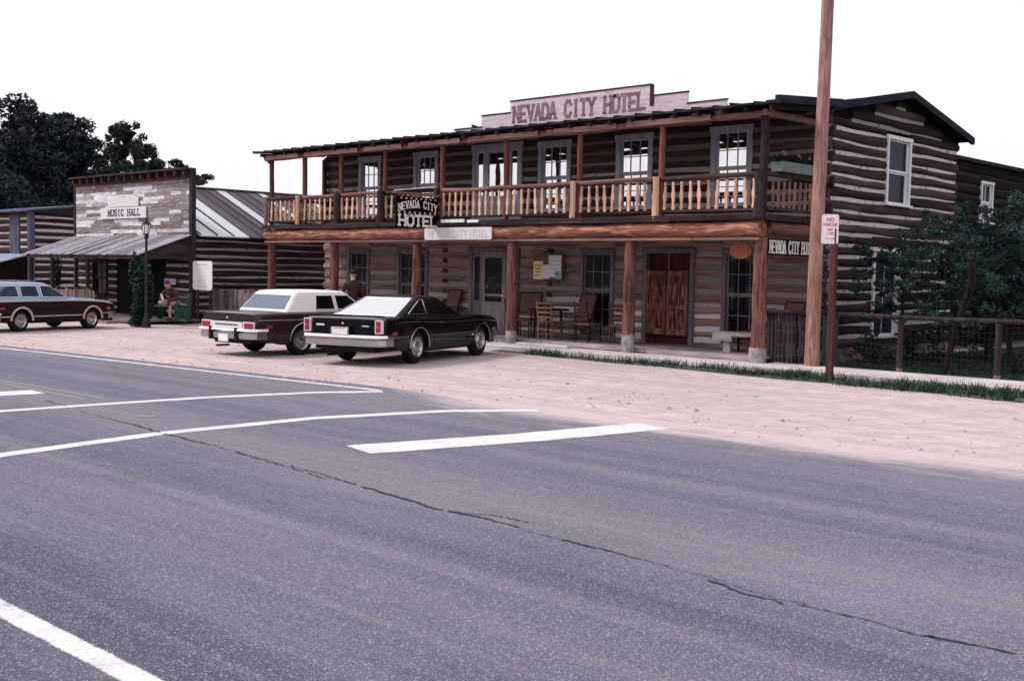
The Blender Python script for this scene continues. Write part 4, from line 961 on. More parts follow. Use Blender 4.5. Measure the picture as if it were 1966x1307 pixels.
def tree(base, h, blobs, nleaf, size, mat, label, group=None, trunk_r=.2, name='tree', clump=.9, seed=3, nsub=14, lean=(0, 0), stems=1):
    """blobs: crown masses (dx, dy, z, rx, rz) relative to the base; each is broken into sub-clumps with a limb to it"""
    b = Vector(base); t = thing(name, base, label, 'tree', group); r = random.Random(seed)
    tr = MB(); cs = []
    for q in range(stems):
        off = V(r.uniform(-.3, .3)*(stems > 1), r.uniform(-.3, .3)*(stems > 1), 0)
        top = b+V(lean[0], lean[1], h*.75)+off*2.5
        tr.tube([b+off*.3, b.lerp(top, .3)+off*.5+V(r.uniform(-.1, .1), 0, 0)*trunk_r*4, b.lerp(top, .65)+off, top], [trunk_r*1.25, trunk_r*.9, trunk_r*.6, trunk_r*.15], 8, jit=.08)
    for dx, dy, z, rx, rz in blobs:
        c = b+V(dx, dy, z)
        st = b+V(lean[0]*.4, lean[1]*.4, min(h*.55, max(h*.15, z-rz)))
        tr.tube([st, st.lerp(c, .5)+V(0, 0, .1*rz), c], [trunk_r*.5, trunk_r*.3, trunk_r*.08], 6)
        for _ in range(nsub):
            a = r.uniform(0, 6.283); e = math.asin(r.uniform(-.8, 1)); q = r.uniform(.45, 1.0)
            p = c+V(math.cos(a)*math.cos(e)*rx*q, math.sin(a)*math.cos(e)*rx*q, math.sin(e)*rz*q)
            k = r.uniform(.22, .42)*clump; cs.append((p.x, p.y, p.z, rx*k, rx*k, rz*k*.8, k*k))
    tr.build('trunk', 'bark', t, True)
    leaves(cs, nleaf, size, mat, 'crown', t, b, seed); return t
G1 = 'tall trees behind the music hall'
tree((-78.6, 34, 0), 13, [(0, 0, 10.2, 3.2, 2.6), (2.5, -1, 7.4, 3.4, 2.8), (-3, 0, 7.4, 3.4, 3.0), (.5, 0, 5.0, 4.0, 2.4), (4.5, 0, 5.2, 3.0, 2.2)], 26000, .17, 'leaf_blue', 'dark cottonwood at the left edge, tallest crown above the log cabin', G1, .4, seed=5, nsub=34, clump=.8)
tree((-81.2, 38, 0), 13, [(-.3, 0, 10.6, 3.0, 2.5), (1.8, .5, 8.2, 3.0, 2.8), (-2, 0, 7.5, 3.2, 2.8), (3.2, 1, 5.6, 3.0, 2.4)], 22000, .17, 'leaf_blue', 'dark round topped cottonwood directly behind the left end of the false front', G1, .4, seed=6, nsub=32, clump=.8)
tree((-86.3, 42, 0), 11, [(0, 0, 9.4, 2.2, 2.2), (-1.5, 0, 7.0, 2.4, 2.2), (.7, 0, 6.4, 2.0, 1.7)], 11000, .17, 'leaf_blue', 'smaller dark tree in the gap between the two tall crowns', G1, .3, seed=8, nsub=26, clump=.8)
tree((-88.0, 46, 0), 13, [(0, 0, 12.0, 1.6, 2.2), (1.0, .5, 10.4, 2.0, 1.9), (.2, 0, 9.2, 2.0, 1.9), (3.0, 1.0, 8.9, 2.3, 1.6), (0.4, 0, 7.4, 1.7, 1.6)], 17000, .15, 'leaf_far', 'green pointed tree standing right of the dark trees above the hall roofline', G1, .35, seed=9, nsub=30, clump=.75)
tree((-89.0, 50, 0), 11, [(0, 0, 9.6, 2.2, 1.5), (2.8, 1, 9.0, 2.0, 1.0), (-1.5, 0, 8.0, 2.2, 1.6)], 9000, .16, 'leaf_far', 'low green tree tapering off above the right end of the false front', G1, .25, seed=10, nsub=24, clump=.8)
tree((-74.5, 30, 0), 11, [(0, 0, 8.6, 3.0, 2.6), (-3, 0, 6, 3.5, 3), (3.0, 0, 4.6, 3.2, 2.4)], 16000, .18, 'leaf_blue', 'dark tree cut off by the left edge of the view', G1, .4, seed=12, nsub=26)
tree((-78.5, 56, 0), 8.0, [(0, 0, 6.9, 2.6, 1.0), (2.6, 0, 6.3, 2.4, .8), (-2.4, 0, 6.2, 2.4, .8)], 5000, .17, 'leaf_blue', 'distant dark tree seen under the left end of the balcony roof', None, .25, seed=14)
G2 = 'young trees behind the wire fence'
tree((-11.0, 23.6, 0), 3.6, [(.1, 0, 2.5, .8, .6), (.75, .3, 2.1, .75, .6), (-.55, -.2, 1.75, .65, .4), (-.7, 0, 2.35, .5, .35), (-.5, 0, 1.15, .5, .3), (.6, .3, 3.0, .6, .4), (.5, 0, 1.3, .7, .4)], 6200, .042, 'leaf_near', 'thin leafy young tree in front of the lower gable window', G2, .04, seed=21, nsub=26, clump=.6, stems=1)
tree((-9.55, 22.3, 0), 3.7, [(0, 0, 2.5, .8, .65), (.3, .4, 3.0, .55, .4), (-.6, 0, 1.9, .7, .5), (.6, .2, 1.9, .8, .6), (0, 0, 1.25, .6, .4), (.5, 0, 1.0, .4, .3)], 8000, .040, 'leaf_near', 'bushy young tree with forked trunk in the middle of the lawn', G2, .05, seed=22, nsub=30, clump=.6, stems=2)
tree((-8.45, 23.4, 0), 4.0, [(0, 0, 2.9, .9, .7), (.7, .4, 2.3, 1.0, .8), (-.7, 0, 2.1, .8, .7), (.6, 0, 3.3, .6, .4), (0, 0, 1.5, 1.0, .6), (.8, 0, 1.3, .8, .5)], 9500, .045, 'leaf_near', 'taller dark young tree nearest the right edge of the view', G2, .06, seed=23, nsub=32, clump=.65, stems=2)
tree((-10.3, 26.6, 0), 4.0, [(0, 0, 2.7, 1.1, .6), (1.6, .4, 2.4, 1.2, .8), (-.4, 0, 1.9, 1.0, .8), (1.2, 0, 1.2, 1.3, .7)], 9000, .06, 'leaf_blue', 'broad shadowy tree on the far lawn in front of the annex', G2, .09, seed=24, nsub=30, clump=.7)
tree((-7.6, 28.5, 0), 4.2, [(0, 0, 3.0, 1.3, .8), (.6, 0, 1.8, 1.5, .9), (-1.4, 0, 1.6, 1.3, .8)], 9000, .07, 'leaf_blue', 'dark tree mostly cut off by the right edge of the view', G2, .12, seed=25, nsub=28, clump=.75)
tree((-11.5, 35, 0), 4.4, [(0, 0, 2.6, 1.9, 1.2), (2.6, 0, 2.6, 2.2, 1.3), (.5, 0, 1.4, 2.4, 1.0)], 12000, .08, 'leaf_blue', 'dark tree farthest back beside the annex wall', G2, .15, seed=26, nsub=28, clump=.85)
def bush(name, c, r, h, n, size, mat, label, cat, group=None, seed=1, org=None, k=9):
    rr = random.Random(seed); cs = []
    for _ in range(k): cs.append((c[0]+rr.uniform(-r, r)*.6, c[1]+rr.uniform(-r, r)*.6, c[2]+rr.uniform(.15, .85)*h, r*.5, r*.5, h*.26, 1))
    return tag(leaves(cs, n, size, mat, name, None, V(*c), seed), label, cat, group)
for o, c in ((bush('shrub', (-11.7, 23.9, 0), .5, .75, 900, .05, 'leaf_near', 'low shrub against the hotel foundation left of the gable window', 'shrub', seed=31), (-11.7, 23.9, 0)),
             (bush('shrub', (-11.3, 25.4, 0), .6, .8, 1100, .05, 'leaf_blue', 'dark low shrub under the lower gable window', 'shrub', seed=32), (-11.3, 25.4, 0)),
             (bush('shrub', (-11.2, 28.3, 0), .9, 1.1, 1600, .06, 'leaf_blue', 'dark shrub at the rear corner of the hotel', 'shrub', seed=33), (-11.2, 28.3, 0)),
             (bush('vine', (-31.8, 17.3, 0), .36, 2.15, 5600, .055, 'vine', 'thick green vine wrapping the street lamp base', 'vine', seed=34, k=16), (-31.8, 17.3, 0)),
             (bush('vine', (-39.5, 18.3, 0), .22, 2.0, 1300, .05, 'vine', 'thin green vine climbing the awning post of the music hall', 'vine', seed=35, k=14), (-39.5, 18.3, 0)),
             (bush('weed_clump', (-31.9, 17.2, 0), .4, .35, 400, .05, 'vine', 'small weed clump beside the street lamp', 'weeds', seed=36), (-31.9, 17.2, 0))):
    o.location = c

# ------------------------------------------------------------------ porch furniture
def ladder_chair(loc, rz, label, lm='chair_dk', group='wooden chairs on the hotel porch'):
    t = thing('ladderback_chair', (0, 0, 0), label, 'chair', group); w, d, sh, bh = .22, .20, .44, .98
    for sx in (-1, 1):
        mb = MB(); mb.rt(); mb.tube([(sx*w, -d, 0), (sx*w, -d, sh+.02)], .018, 6); mb.build('leg', lm, t, True)
        mb = MB(); mb.rt(); mb.tube([(sx*w*.95, d, 0), (sx*w*.95, d, sh), (sx*w*.98, d+.09, bh)], .018, 6); mb.build('back_post', lm, t, True)
    mb = MB(); mb.box(-w-.02, w+.02, -d-.02, d+.02, sh-.02, sh+.015); mb.build('seat', 'chair_pad', t)
    mb = MB()
    for k in range(4): z = .56+k*.115; mb.bar((-w, d+.015+.08*(z-sh)/.54, z), (w, d+.015+.08*(z-sh)/.54, z), .014, .05)
    mb.build('slat', lm, t)
    mb = MB()
    for z in (.14, .26): mb.bar((-w, -d, z), (w, -d, z), .014, .014); mb.bar((-w, d, z), (w, d, z), .014, .014); mb.bar((-w, -d, z+.03), (-w, d, z+.03), .014, .014); mb.bar((w, -d, z+.03), (w, d, z+.03), .014, .014)
    mb.build('stretcher', lm, t)
    t.location = loc; t.rotation_euler = (0, 0, rz); return t
def panel_chair(loc, rz, label, group='armchairs with panel backs on the hotel porch'):
    t = thing('armchair', (0, 0, 0), label, 'chair', group); w, d = .28, .24
    for sx in (-1, 1):
        for sy in (-1, 1): mb = MB(); mb.tube([(sx*w, sy*d, 0), (sx*w, sy*d, .62 if sy < 0 else .5)], .022, 6); mb.build('leg', 'chair_dk', t, True)
        mb = MB(); mb.bar((sx*w, -d-.03, .64), (sx*w, d+.03, .64), .05, .025); mb.build('armrest', 'chair_dk', t)
    mb = MB(); mb.box(-w, w, -d, d, .40, .46); mb.build('seat', 'chair_pad', t)
    mb = MB(); mb.prism([(-w, d, .52), (w, d, .52), (w, d+.16, 1.10), (-w, d+.16, 1.10)], (0, .03, 0)); mb.build('backrest', 'chair_pad', t)
    mb = MB(); mb.bar((-w-.02, d+.01, .46), (-w-.02, d+.18, 1.13), .035, .035); mb.bar((w+.02, d+.01, .46), (w+.02, d+.18, 1.13), .035, .035); mb.bar((-w-.02, d+.17, 1.12), (w+.02, d+.17, 1.12), .04, .04); mb.build('back_frame', 'chair_dk', t)
    t.location = loc; t.rotation_euler = (0, 0, rz); return t
panel_chair((-18.9, 22.15, .2), math.radians(-12), 'armchair with brown panel back between the round table and the tall window')
panel_chair((-20.75, 22.25, .2), math.radians(20), 'armchair with brown panel back directly under the notice board')
panel_chair((-23.95, 22.3, .2), math.radians(-8), 'armchair with brown panel back left of the grey screen door, behind the black coupe')
panel_chair((-13.1, 22.2, .2), math.radians(-18), 'armchair with brown panel back behind the short picket panel')
ladder_chair((-19.15, 21.45, .2), math.radians(188), 'ladderback chair with tan posts facing the round table', 'chair_lt')
ladder_chair((-17.95, 21.5, .2), math.radians(175), 'dark ladderback chair in front of the tall window, left one of a pair')
ladder_chair((-17.1, 21.7, .2), math.radians(200), 'dark ladderback chair nearest the wooden swinging doors')
ladder_chair((-20.2, 21.4, .2), math.radians(160), 'dark ladderback chair left of the round table')
ladder_chair((-13.85, 22.1, .2), math.radians(-60), 'thin ladderback chair beside the oval sign and corner post')
tb = thing('round_table', (-19.7, 22.0, .2), 'dark round table among the porch chairs', 'table')
mb = MB(); mb.lathe((-19.7, 22.0, .2), [(0, .70), (.52, .70), (.54, .72), (.52, .745), (0, .745)], 20); mb.build('table_top', 'chair_dk', tb, True)
for a in range(4): mb = MB(); c, s = math.cos(a*1.57+.7)*.32, math.sin(a*1.57+.7)*.32; mb.tube([(-19.7+c*1.1, 22+s*1.1, .2), (-19.7+c, 22+s, .9)], .03, 6); mb.build('leg', 'chair_dk', tb, True)
bn = thing('low_bench', (-14.0, 21.7, .1), 'low grey box bench with pale leg beside the corner post', 'bench')
mb = MB(); mb.box(-14.35, -13.3, 21.45, 21.95, .56, .64); mb.box(-14.35, -13.85, 21.44, 21.46, .44, .56); mb.build('seat', 'graybd', bn)
mb = MB(); mb.box(-14.1, -13.93, 21.5, 21.62, .2, .56); mb.build('leg', 'postbase', bn)
mb = MB(); mb.box(-13.5, -13.35, 21.5, 21.9, .2, .56); mb.build('leg', 'chair_dk', bn)
mb = MB(); mb.bar((-19.3, 20.5, .13), (-17.6, 20.45, .14), .22, .05, (0, 0, 1)); tag(mb.build('loose_plank', 'walk', org=(-18.4, 20.5, .1)), 'pale loose plank lying on the boardwalk by the deck edge', 'plank')
fb = thing('flower_box', (-12.6, 21.7, 4.0), 'pale green flower box with pink flowers on the balcony side rail', 'flower box')
mb = MB(); mb.prism([(-12.72, 21.0, 4.02), (-12.48, 21.0, 4.02), (-12.44, 21.0, 4.22), (-12.76, 21.0, 4.22)], (0, 1.7, 0)); mb.build('box', plain('pale_green_paint', (.17, .21, .205), .7), fb)
leaves([(-12.6, 21.0+k*.15, 4.30, .10, .12, .08, 1) for k in range(11)], 800, .035, 'vine', 'leaves', fb, V(-12.6, 21.7, 4.0), 41)
mb = MB()
for y, z in ((21.15, 4.42), (21.2, 4.38), (21.75, 4.40), (21.8, 4.36), (22.2, 4.36)): mb.ball((-12.55, y, z), .04, 6)
mb.build('flowers', plain('pink_petals', (.42, .10, .17), .8), fb, True)
# green bench before the music hall
gb = thing('green_bench', (-33.0, 18.9, .14), 'green painted bench with solid ends under the music hall awning', 'bench')
for x, nm in ((-33.85, 'bench_end'), (-32.15, 'bench_end')):
    mb = MB(); mb.prism([(x, 18.62, .14), (x, 18.78, .14), (x, 18.9, .35), (x, 19.02, .14), (x, 19.18, .14), (x, 19.2, 1.0), (x, 19.12, 1.0), (x, 19.05, .58), (x, 18.62, .58)], (.04, 0, 0)); mb.build(nm, 'green_paint', gb)
mb = MB(); mb.box(-33.81, -32.15, 18.62, 19.08, .55, .585); mb.build('seat', 'green_paint', gb)
mb = MB(); mb.bar((-33.81, 19.13, .74), (-32.15, 19.13, .74), .03, .12); mb.bar((-33.81, 19.15, .93), (-32.15, 19.15, .93), .03, .12); mb.build('backrest', 'green_paint', gb)
def plaid():
    m, n, b = newmat('dark_red_plaid')
    P = coords(n, (1, 1, 1)); sp = n.nodes.new('ShaderNodeSeparateXYZ'); L(n, P, sp.inputs[0])
    w1 = math_(n, 'GREATER_THAN', math_(n, 'SINE', math_(n, 'MULTIPLY', sp.outputs['Z'], 62.)), .1)
    w2 = math_(n, 'GREATER_THAN', math_(n, 'SINE', math_(n, 'MULTIPLY', math_(n, 'ADD', sp.outputs['X'], sp.outputs['Y']), 55.)), .1)
    c = mixc(n, math_(n, 'MULTIPLY', math_(n, 'ADD', w1, w2), .42), (.10, .018, .024), (.012, .008, .010))
    L(n, c, b.inputs['Base Color']); b.inputs['Roughness'].default_value = .9; return m
M['plaid'] = plaid()
M['skin'] = plain('skin', (.48, .26, .21), .55, .06); M['jacket'] = plain('brown_jacket', (.045, .022, .020), .85, .2, 14)
M['trousers_tan'] = plain('tan_trousers', (.34, .26, .20), .9, .08, 12); M['trousers_dk'] = plain('dark_trousers', (.03, .03, .045), .9, .1)
M['shoe'] = plain('dark_shoe', (.02, .016, .015), .5, .1); M['hair_dk'] = plain('dark_hair', (.014, .011, .012), .7, .3, 40); M['hair_red'] = plain('reddish_cap', (.085, .03, .036), .8, .2, 30)
def person(loc, rz, label, J, mats, hair, sitting=False):
    """J: joint positions (local, x = facing forward, y = left, z up). One skinned body mesh; faces take skin or clothing by nearest bone."""
    t = thing('person', (0, 0, 0), label, 'person')
    vs, es, rad, cls = [], [], [], []
    def v(p, r): vs.append(Vector(p)); rad.append(r); return len(vs)-1
    def e(a, b, c): es.append((a, b)); cls.append(c)
    pel = v(J['pelvis'], (.15, .12)); wa = v(J['waist'], (.135, .105)); ch = v(J['chest'], (.165, .115)); nk0 = v(J['neckbase'], (.075, .07)); nk = v(J['neck'], (.056, .058))
    e(pel, wa, 1); e(wa, ch, 1); e(ch, nk0, 1); e(nk0, nk, 0)
    hd = Vector(J['head']); f = Vector(J.get('face', (1, 0, 0))).normalized(); up = Vector(J.get('headup', (0, 0, 1))).normalized(); lf = up.cross(f)
    jaw = v(hd-up*.055+f*.018, (.062, .068)); h1 = v(hd+up*.02, (.076, .088)); h2 = v(hd+up*.085-f*.01, (.062, .072)); e(nk, jaw, 0); e(jaw, h1, 0); e(h1, h2, 0)
    nose = v(hd+f*.088-up*.01, (.013, .013)); nose2 = v(hd+f*.108-up*.025, (.012, .012)); e(h1, nose, 0); e(nose, nose2, 0)
    for s, S in ((1, 'L'), (-1, 'R')):
        ear = v(hd+lf*s*.083, (.012, .02)); ear2 = v(hd+lf*s*.094-f*.008, (.008, .018)); e(h1, ear, 0); e(ear, ear2, 0)
        sh = v(J['sh'+S], (.072, .07)); e(ch, sh, 1)
        el = v(J['el'+S], (.05, .05)); e(sh, el, 1); wr = v(J['wr'+S], (.036, .034)); e(el, wr, 1)
        d = Vector(J['hd'+S]).normalized(); W_ = Vector(J['wr'+S]); pn = Vector(J.get('pn'+S, (0, -s, 0))).normalized(); side = d.cross(pn).normalized()
        hb = v(W_+d*.02, (.024, .03)); e(wr, hb, 0); pm = v(W_+d*.07, (.018, .036)); e(hb, pm, 0)
        for k, (o_, ln) in enumerate(((-.030, .07), (-.010, .082), (.010, .077), (.030, .06))):
            a = v(W_+d*.098+side*o_, (.0095, .0095)); b = v(W_+d*(.098+ln*.5)+side*o_*1.1+pn*.012, (.0088, .0088)); c = v(W_+d*(.098+ln*.85)+side*o_*1.1+pn*.035, (.0078, .0078))
            e(pm, a, 0); e(a, b, 0); e(b, c, 0)
        a = v(W_+d*.045-side*.042, (.011, .011)); b = v(W_+d*.085-side*.055+pn*.018, (.0095, .0095)); e(hb, a, 0); e(a, b, 0)
        hp = v(J['hip'+S], (.095, .095)); e(pel, hp, 2); kn = v(J['kn'+S], (.062, .064)); e(hp, kn, 2); an = v(J['an'+S], (.045, .045)); e(kn, an, 2)
        T = Vector(J['toe'+S]); A = Vector(J['an'+S]); heel = v(A+(A-Vector(J['kn'+S])).normalized()*.05, (.04, .045)); e(an, heel, 3); mid = v(A.lerp(T, .6)-V(0, 0, .005), (.042, .035)); e(heel, mid, 3); toe = v(T, (.036, .026)); e(mid, toe, 3)
    me = D.meshes.new('body'); me.from_pydata([tuple(p) for p in vs], es, []); o = D.objects.new('body_tmp', me); col.objects.link(o)
    o.modifiers.new('s', 'SKIN'); o.modifiers.new('u', 'SUBSURF').levels = 2; o.modifiers['u'].render_levels = 2
    for i, sv in enumerate(me.skin_vertices[0].data): sv.radius = rad[i]
    me.skin_vertices[0].data[pel].use_root = True
    dg = bpy.context.evaluated_depsgraph_get(); m2 = D.meshes.new_from_object(o.evaluated_get(dg)); D.objects.remove(o)
    for q in mats: m2.materials.append(M[q])
    for p in m2.polygons:
        c = p.center; best, bc = 9, 1
        for (a, b), k in zip(es, cls):
            A_, B_ = vs[a], vs[b]; ab = B_-A_; tt = max(0, min(1, (c-A_).dot(ab)/max(ab.length_squared, 1e-9))); dist = (c-(A_+ab*tt)).length-.7*(rad[a][0]*(1-tt)+rad[b][0]*tt)
            if dist < best: best, bc = dist, k
        p.material_index = bc; p.use_smooth = True
    bo = D.objects.new('body', m2); col.objects.link(bo); bo.parent = t; ORG[bo.name] = Vector()
    hm = MB()                                    # hair cap: shell over the skull, open at the face
    ctr = hd+up*.045-f*.012; N, Rr = 16, 8; rings = []
    for a in range(Rr+1):
        th = math.pi*.62*a/Rr; ring = []
        for j in range(N):
            ph = 2*math.pi*j/N; ff = math.cos(ph); cut = 1.0 if ff < .35 else .62
            th2 = th*cut; dv = up*math.cos(th2)*.100+(f*ff*.108+lf*math.sin(ph)*.090)*math.sin(th2); ring.append(ctr+dv)
        rings.append(hm.vs(ring))
    for a, b in zip(rings, rings[1:]):
        for j in range(N): hm.face((a+j, a+(j+1) % N, b+(j+1) % N, b+j))
    hm.build('hair', hair, t, True, sharp=80)
    em = MB()
    for s in (1, -1): em.ball(hd+f*.080+lf*s*.031+up*.012, .0095, 6)
    em.build('eyes', 'sign_black', t, True)
    t.location = loc; t.rotation_euler = (0, 0, rz); return t
person((-23.55, 18.75, 0), math.radians(150), 'man in a long dark brown jacket standing beyond the white roofed sedan',
    dict(pelvis=(0, 0, .98), waist=(.0, 0, 1.13), chest=(.0, 0, 1.36), neckbase=(-.01, 0, 1.53), neck=(.01, 0, 1.60), head=(.03, 0, 1.71), face=(.95, .25, -.05),
         shL=(-.01, .20, 1.47), shR=(-.01, -.20, 1.47), elL=(-.04, .27, 1.19), elR=(-.05, -.27, 1.19), wrL=(.05, .27, .95), wrR=(.06, -.26, .96), hdL=(.12, 0, -1), hdR=(.12, 0, -1),
         hipL=(0, .10, .93), hipR=(0, -.10, .93), knL=(.03, .11, .50), knR=(.0, -.11, .50), anL=(-.01, .12, .10), anR=(-.05, -.12, .10), toeL=(.16, .14, .035), toeR=(.12, -.14, .035)),
    ['skin', 'jacket', 'trousers_dk', 'shoe'], 'hair_dk')
mb = MB()
ps = person((-32.58, 18.92, .14), math.radians(-68), 'seated person in dark red plaid jacket and tan trousers on the green bench',
    dict(pelvis=(.0, 0, .55), waist=(.05, 0, .68), chest=(.19, 0, .88), neckbase=(.29, 0, 1.0), neck=(.33, 0, 1.04), head=(.41, .0, 1.11), face=(.8, 0, -.5), headup=(.5, 0, .85),
         shL=(.23, .20, .94), shR=(.23, -.20, .94), elL=(.34, .30, .68), elR=(.34, -.30, .68), wrL=(.50, .10, .62), wrR=(.50, -.09, .62), hdL=(.5, -.85, -.1), hdR=(.5, .85, -.1), pnL=(0, 0, -1), pnR=(0, 0, -1),
         hipL=(.04, .10, .52), hipR=(.04, -.10, .52), knL=(.46, .16, .50), knR=(.44, -.30, .56), anL=(.44, .14, .10), anR=(.50, .10, .56), toeL=(.62, .15, .04), toeR=(.60, .20, .50)),
    ['skin', 'plaid', 'trousers_tan', 'shoe'], 'hair_red')
mb.prism([(-32.46, 18.38, .80), (-32.32, 18.38, .80), (-32.34, 18.32, .97), (-32.45, 18.32, .97)], (0, -.006, 0))
tag(mb.build('paper', 'paper', org=(-33.05, 18.35, .8)), 'small white paper in the hands of the seated figure', 'paper')
def paint(name, c, rough=.28, coat=.8, dust=.0):
    m, n, b = newmat(name); g = noise(n, coords(n, (1, 1, 1)), 1.5, 5)
    cc = mixc(n, ramp(n, g, [(.35, (0, 0, 0)), (.75, (dust,)*3)]), c, (.35, .30, .29))
    L(n, cc, b.inputs['Base Color']); b.inputs['Roughness'].default_value = rough; b.inputs['Specular IOR Level'].default_value = .12; b.inputs['Coat Weight'].default_value = coat; b.inputs['Coat Roughness'].default_value = .05
    return m
M['black_paint'] = paint('black_car_paint', (.003, .003, .004), .25, .32, .0); M['maroon'] = paint('dark_maroon_paint', (.024, .009, .015), .3, .5, .03)
M['blue_paint'] = paint('pale_blue_car_paint', (.25, .38, .52), .35, .6, .05); M['vinyl'] = plain('cream_vinyl_roof', (.74, .69, .66), .7, .05, 30)
M['vinyl_bk'] = plain('black_vinyl_roof', (.006, .006, .008), .5, .2, 30)
M['chrome'] = plain('chrome', (.80, .79, .80), .14, .04, metal=1.); M['dull_chrome'] = plain('dull_chrome', (.50, .47, .48), .3, .1, metal=1.)
M['silver'] = plain('silver_panel', (.66, .64, .67), .35, .05); M['rubber'] = plain('tyre_rubber', (.012, .012, .012), .85, .3, 20); M['black_trim'] = plain('black_trim', (.012, .012, .014), .6, .2)
M['red_lens'] = plain('red_lens', (.33, .03, .045), .25, .2, 30); M['amber'] = plain('amber_lens', (.65, .18, .03), .3, .1); M['plate_white'] = plain('licence_plate', (.78, .77, .74), .6, .03)
M['carglass'] = glassy('car_glass', (.004, .005, .006), .06, .03, fres=True, wob=.002); M['carglass_sky'] = glassy('sloping_rear_glass', (.03, .035, .04), .80, .05, wob=.002)
M['carglass_blue'] = glassy('blue_tinted_glass', (.035, .055, .085), .17, .05, (.75, .88, 1), wob=.002); M['carglass_lav'] = glassy('pale_blue_tinted_glass', (.07, .10, .15), .10, .08, (.85, .92, 1), wob=.002)
M['tan_trim'] = plain('tan_trim', (.50, .40, .32), .5, .08); M['woodgrain'] = wood('woodgrain_vinyl', (.009, .005, .007), (.022, .011, .015), 'x', rough=.4)
def lin(tab, x):
    if x <= tab[0][0]: return tab[0][1:]
    for a, b in zip(tab, tab[1:]):
        if x <= b[0]: f = (x-a[0])/(b[0]-a[0]); f = f*f*(3-2*f); return tuple(p+(q-p)*f for p, q in zip(a[1:], b[1:]))
    return tab[-1][1:]
def wheel(t, x, y, r, cap, w=.19):
    s = 1 if y > 0 else -1; mb = MB(); c = (x, y, r)
    mb.lathe(c, [(r*.55, -w/2), (r*.62, -w/2), (r*.88, -w/2-.006), (r*.97, -w/2+.02), (r, -w/2+.05), (r, w/2-.05), (r*.97, w/2-.02), (r*.88, w/2+.006), (r*.62, w/2), (r*.55, w/2)], 28, 'y')
    mb.lathe(c, [(.001, 0), (r*.56, 0)], 28, 'y'); o = mb.build('wheel', 'rubber', t, True)
    mb = MB(); h = w/2*s
    mb.lathe(c, [(r*.64, h), (r*.62, h+.012*s), (r*.57, h-.0*s), (r*.50, h-.03*s), (r*.36, h-.025*s), (r*.30, h+.005*s), (r*.14, h+.012*s), (.001, h+.02*s)], 28, 'y')
    if cap == 'wire':
        for k in range(20): a = 2*math.pi*k/20; mb.bar((x+r*.2*math.cos(a), y+h+.012*s, r+r*.2*math.sin(a)), (x+r*.58*math.cos(a+.12), y+h+.004*s, r+r*.58*math.sin(a+.12)), .008, .008, (0, 1, 0))
    else:
        for k in range(10): a = 2*math.pi*k/10; mb.bar((x+r*.33*math.cos(a), y+h-.02*s, r+r*.33*math.sin(a)), (x+r*.54*math.cos(a), y+h-.016*s, r+r*.54*math.sin(a)), .022, .02, (0, 1, 0))
    mb.build('hubcap', 'dull_chrome', o, True)
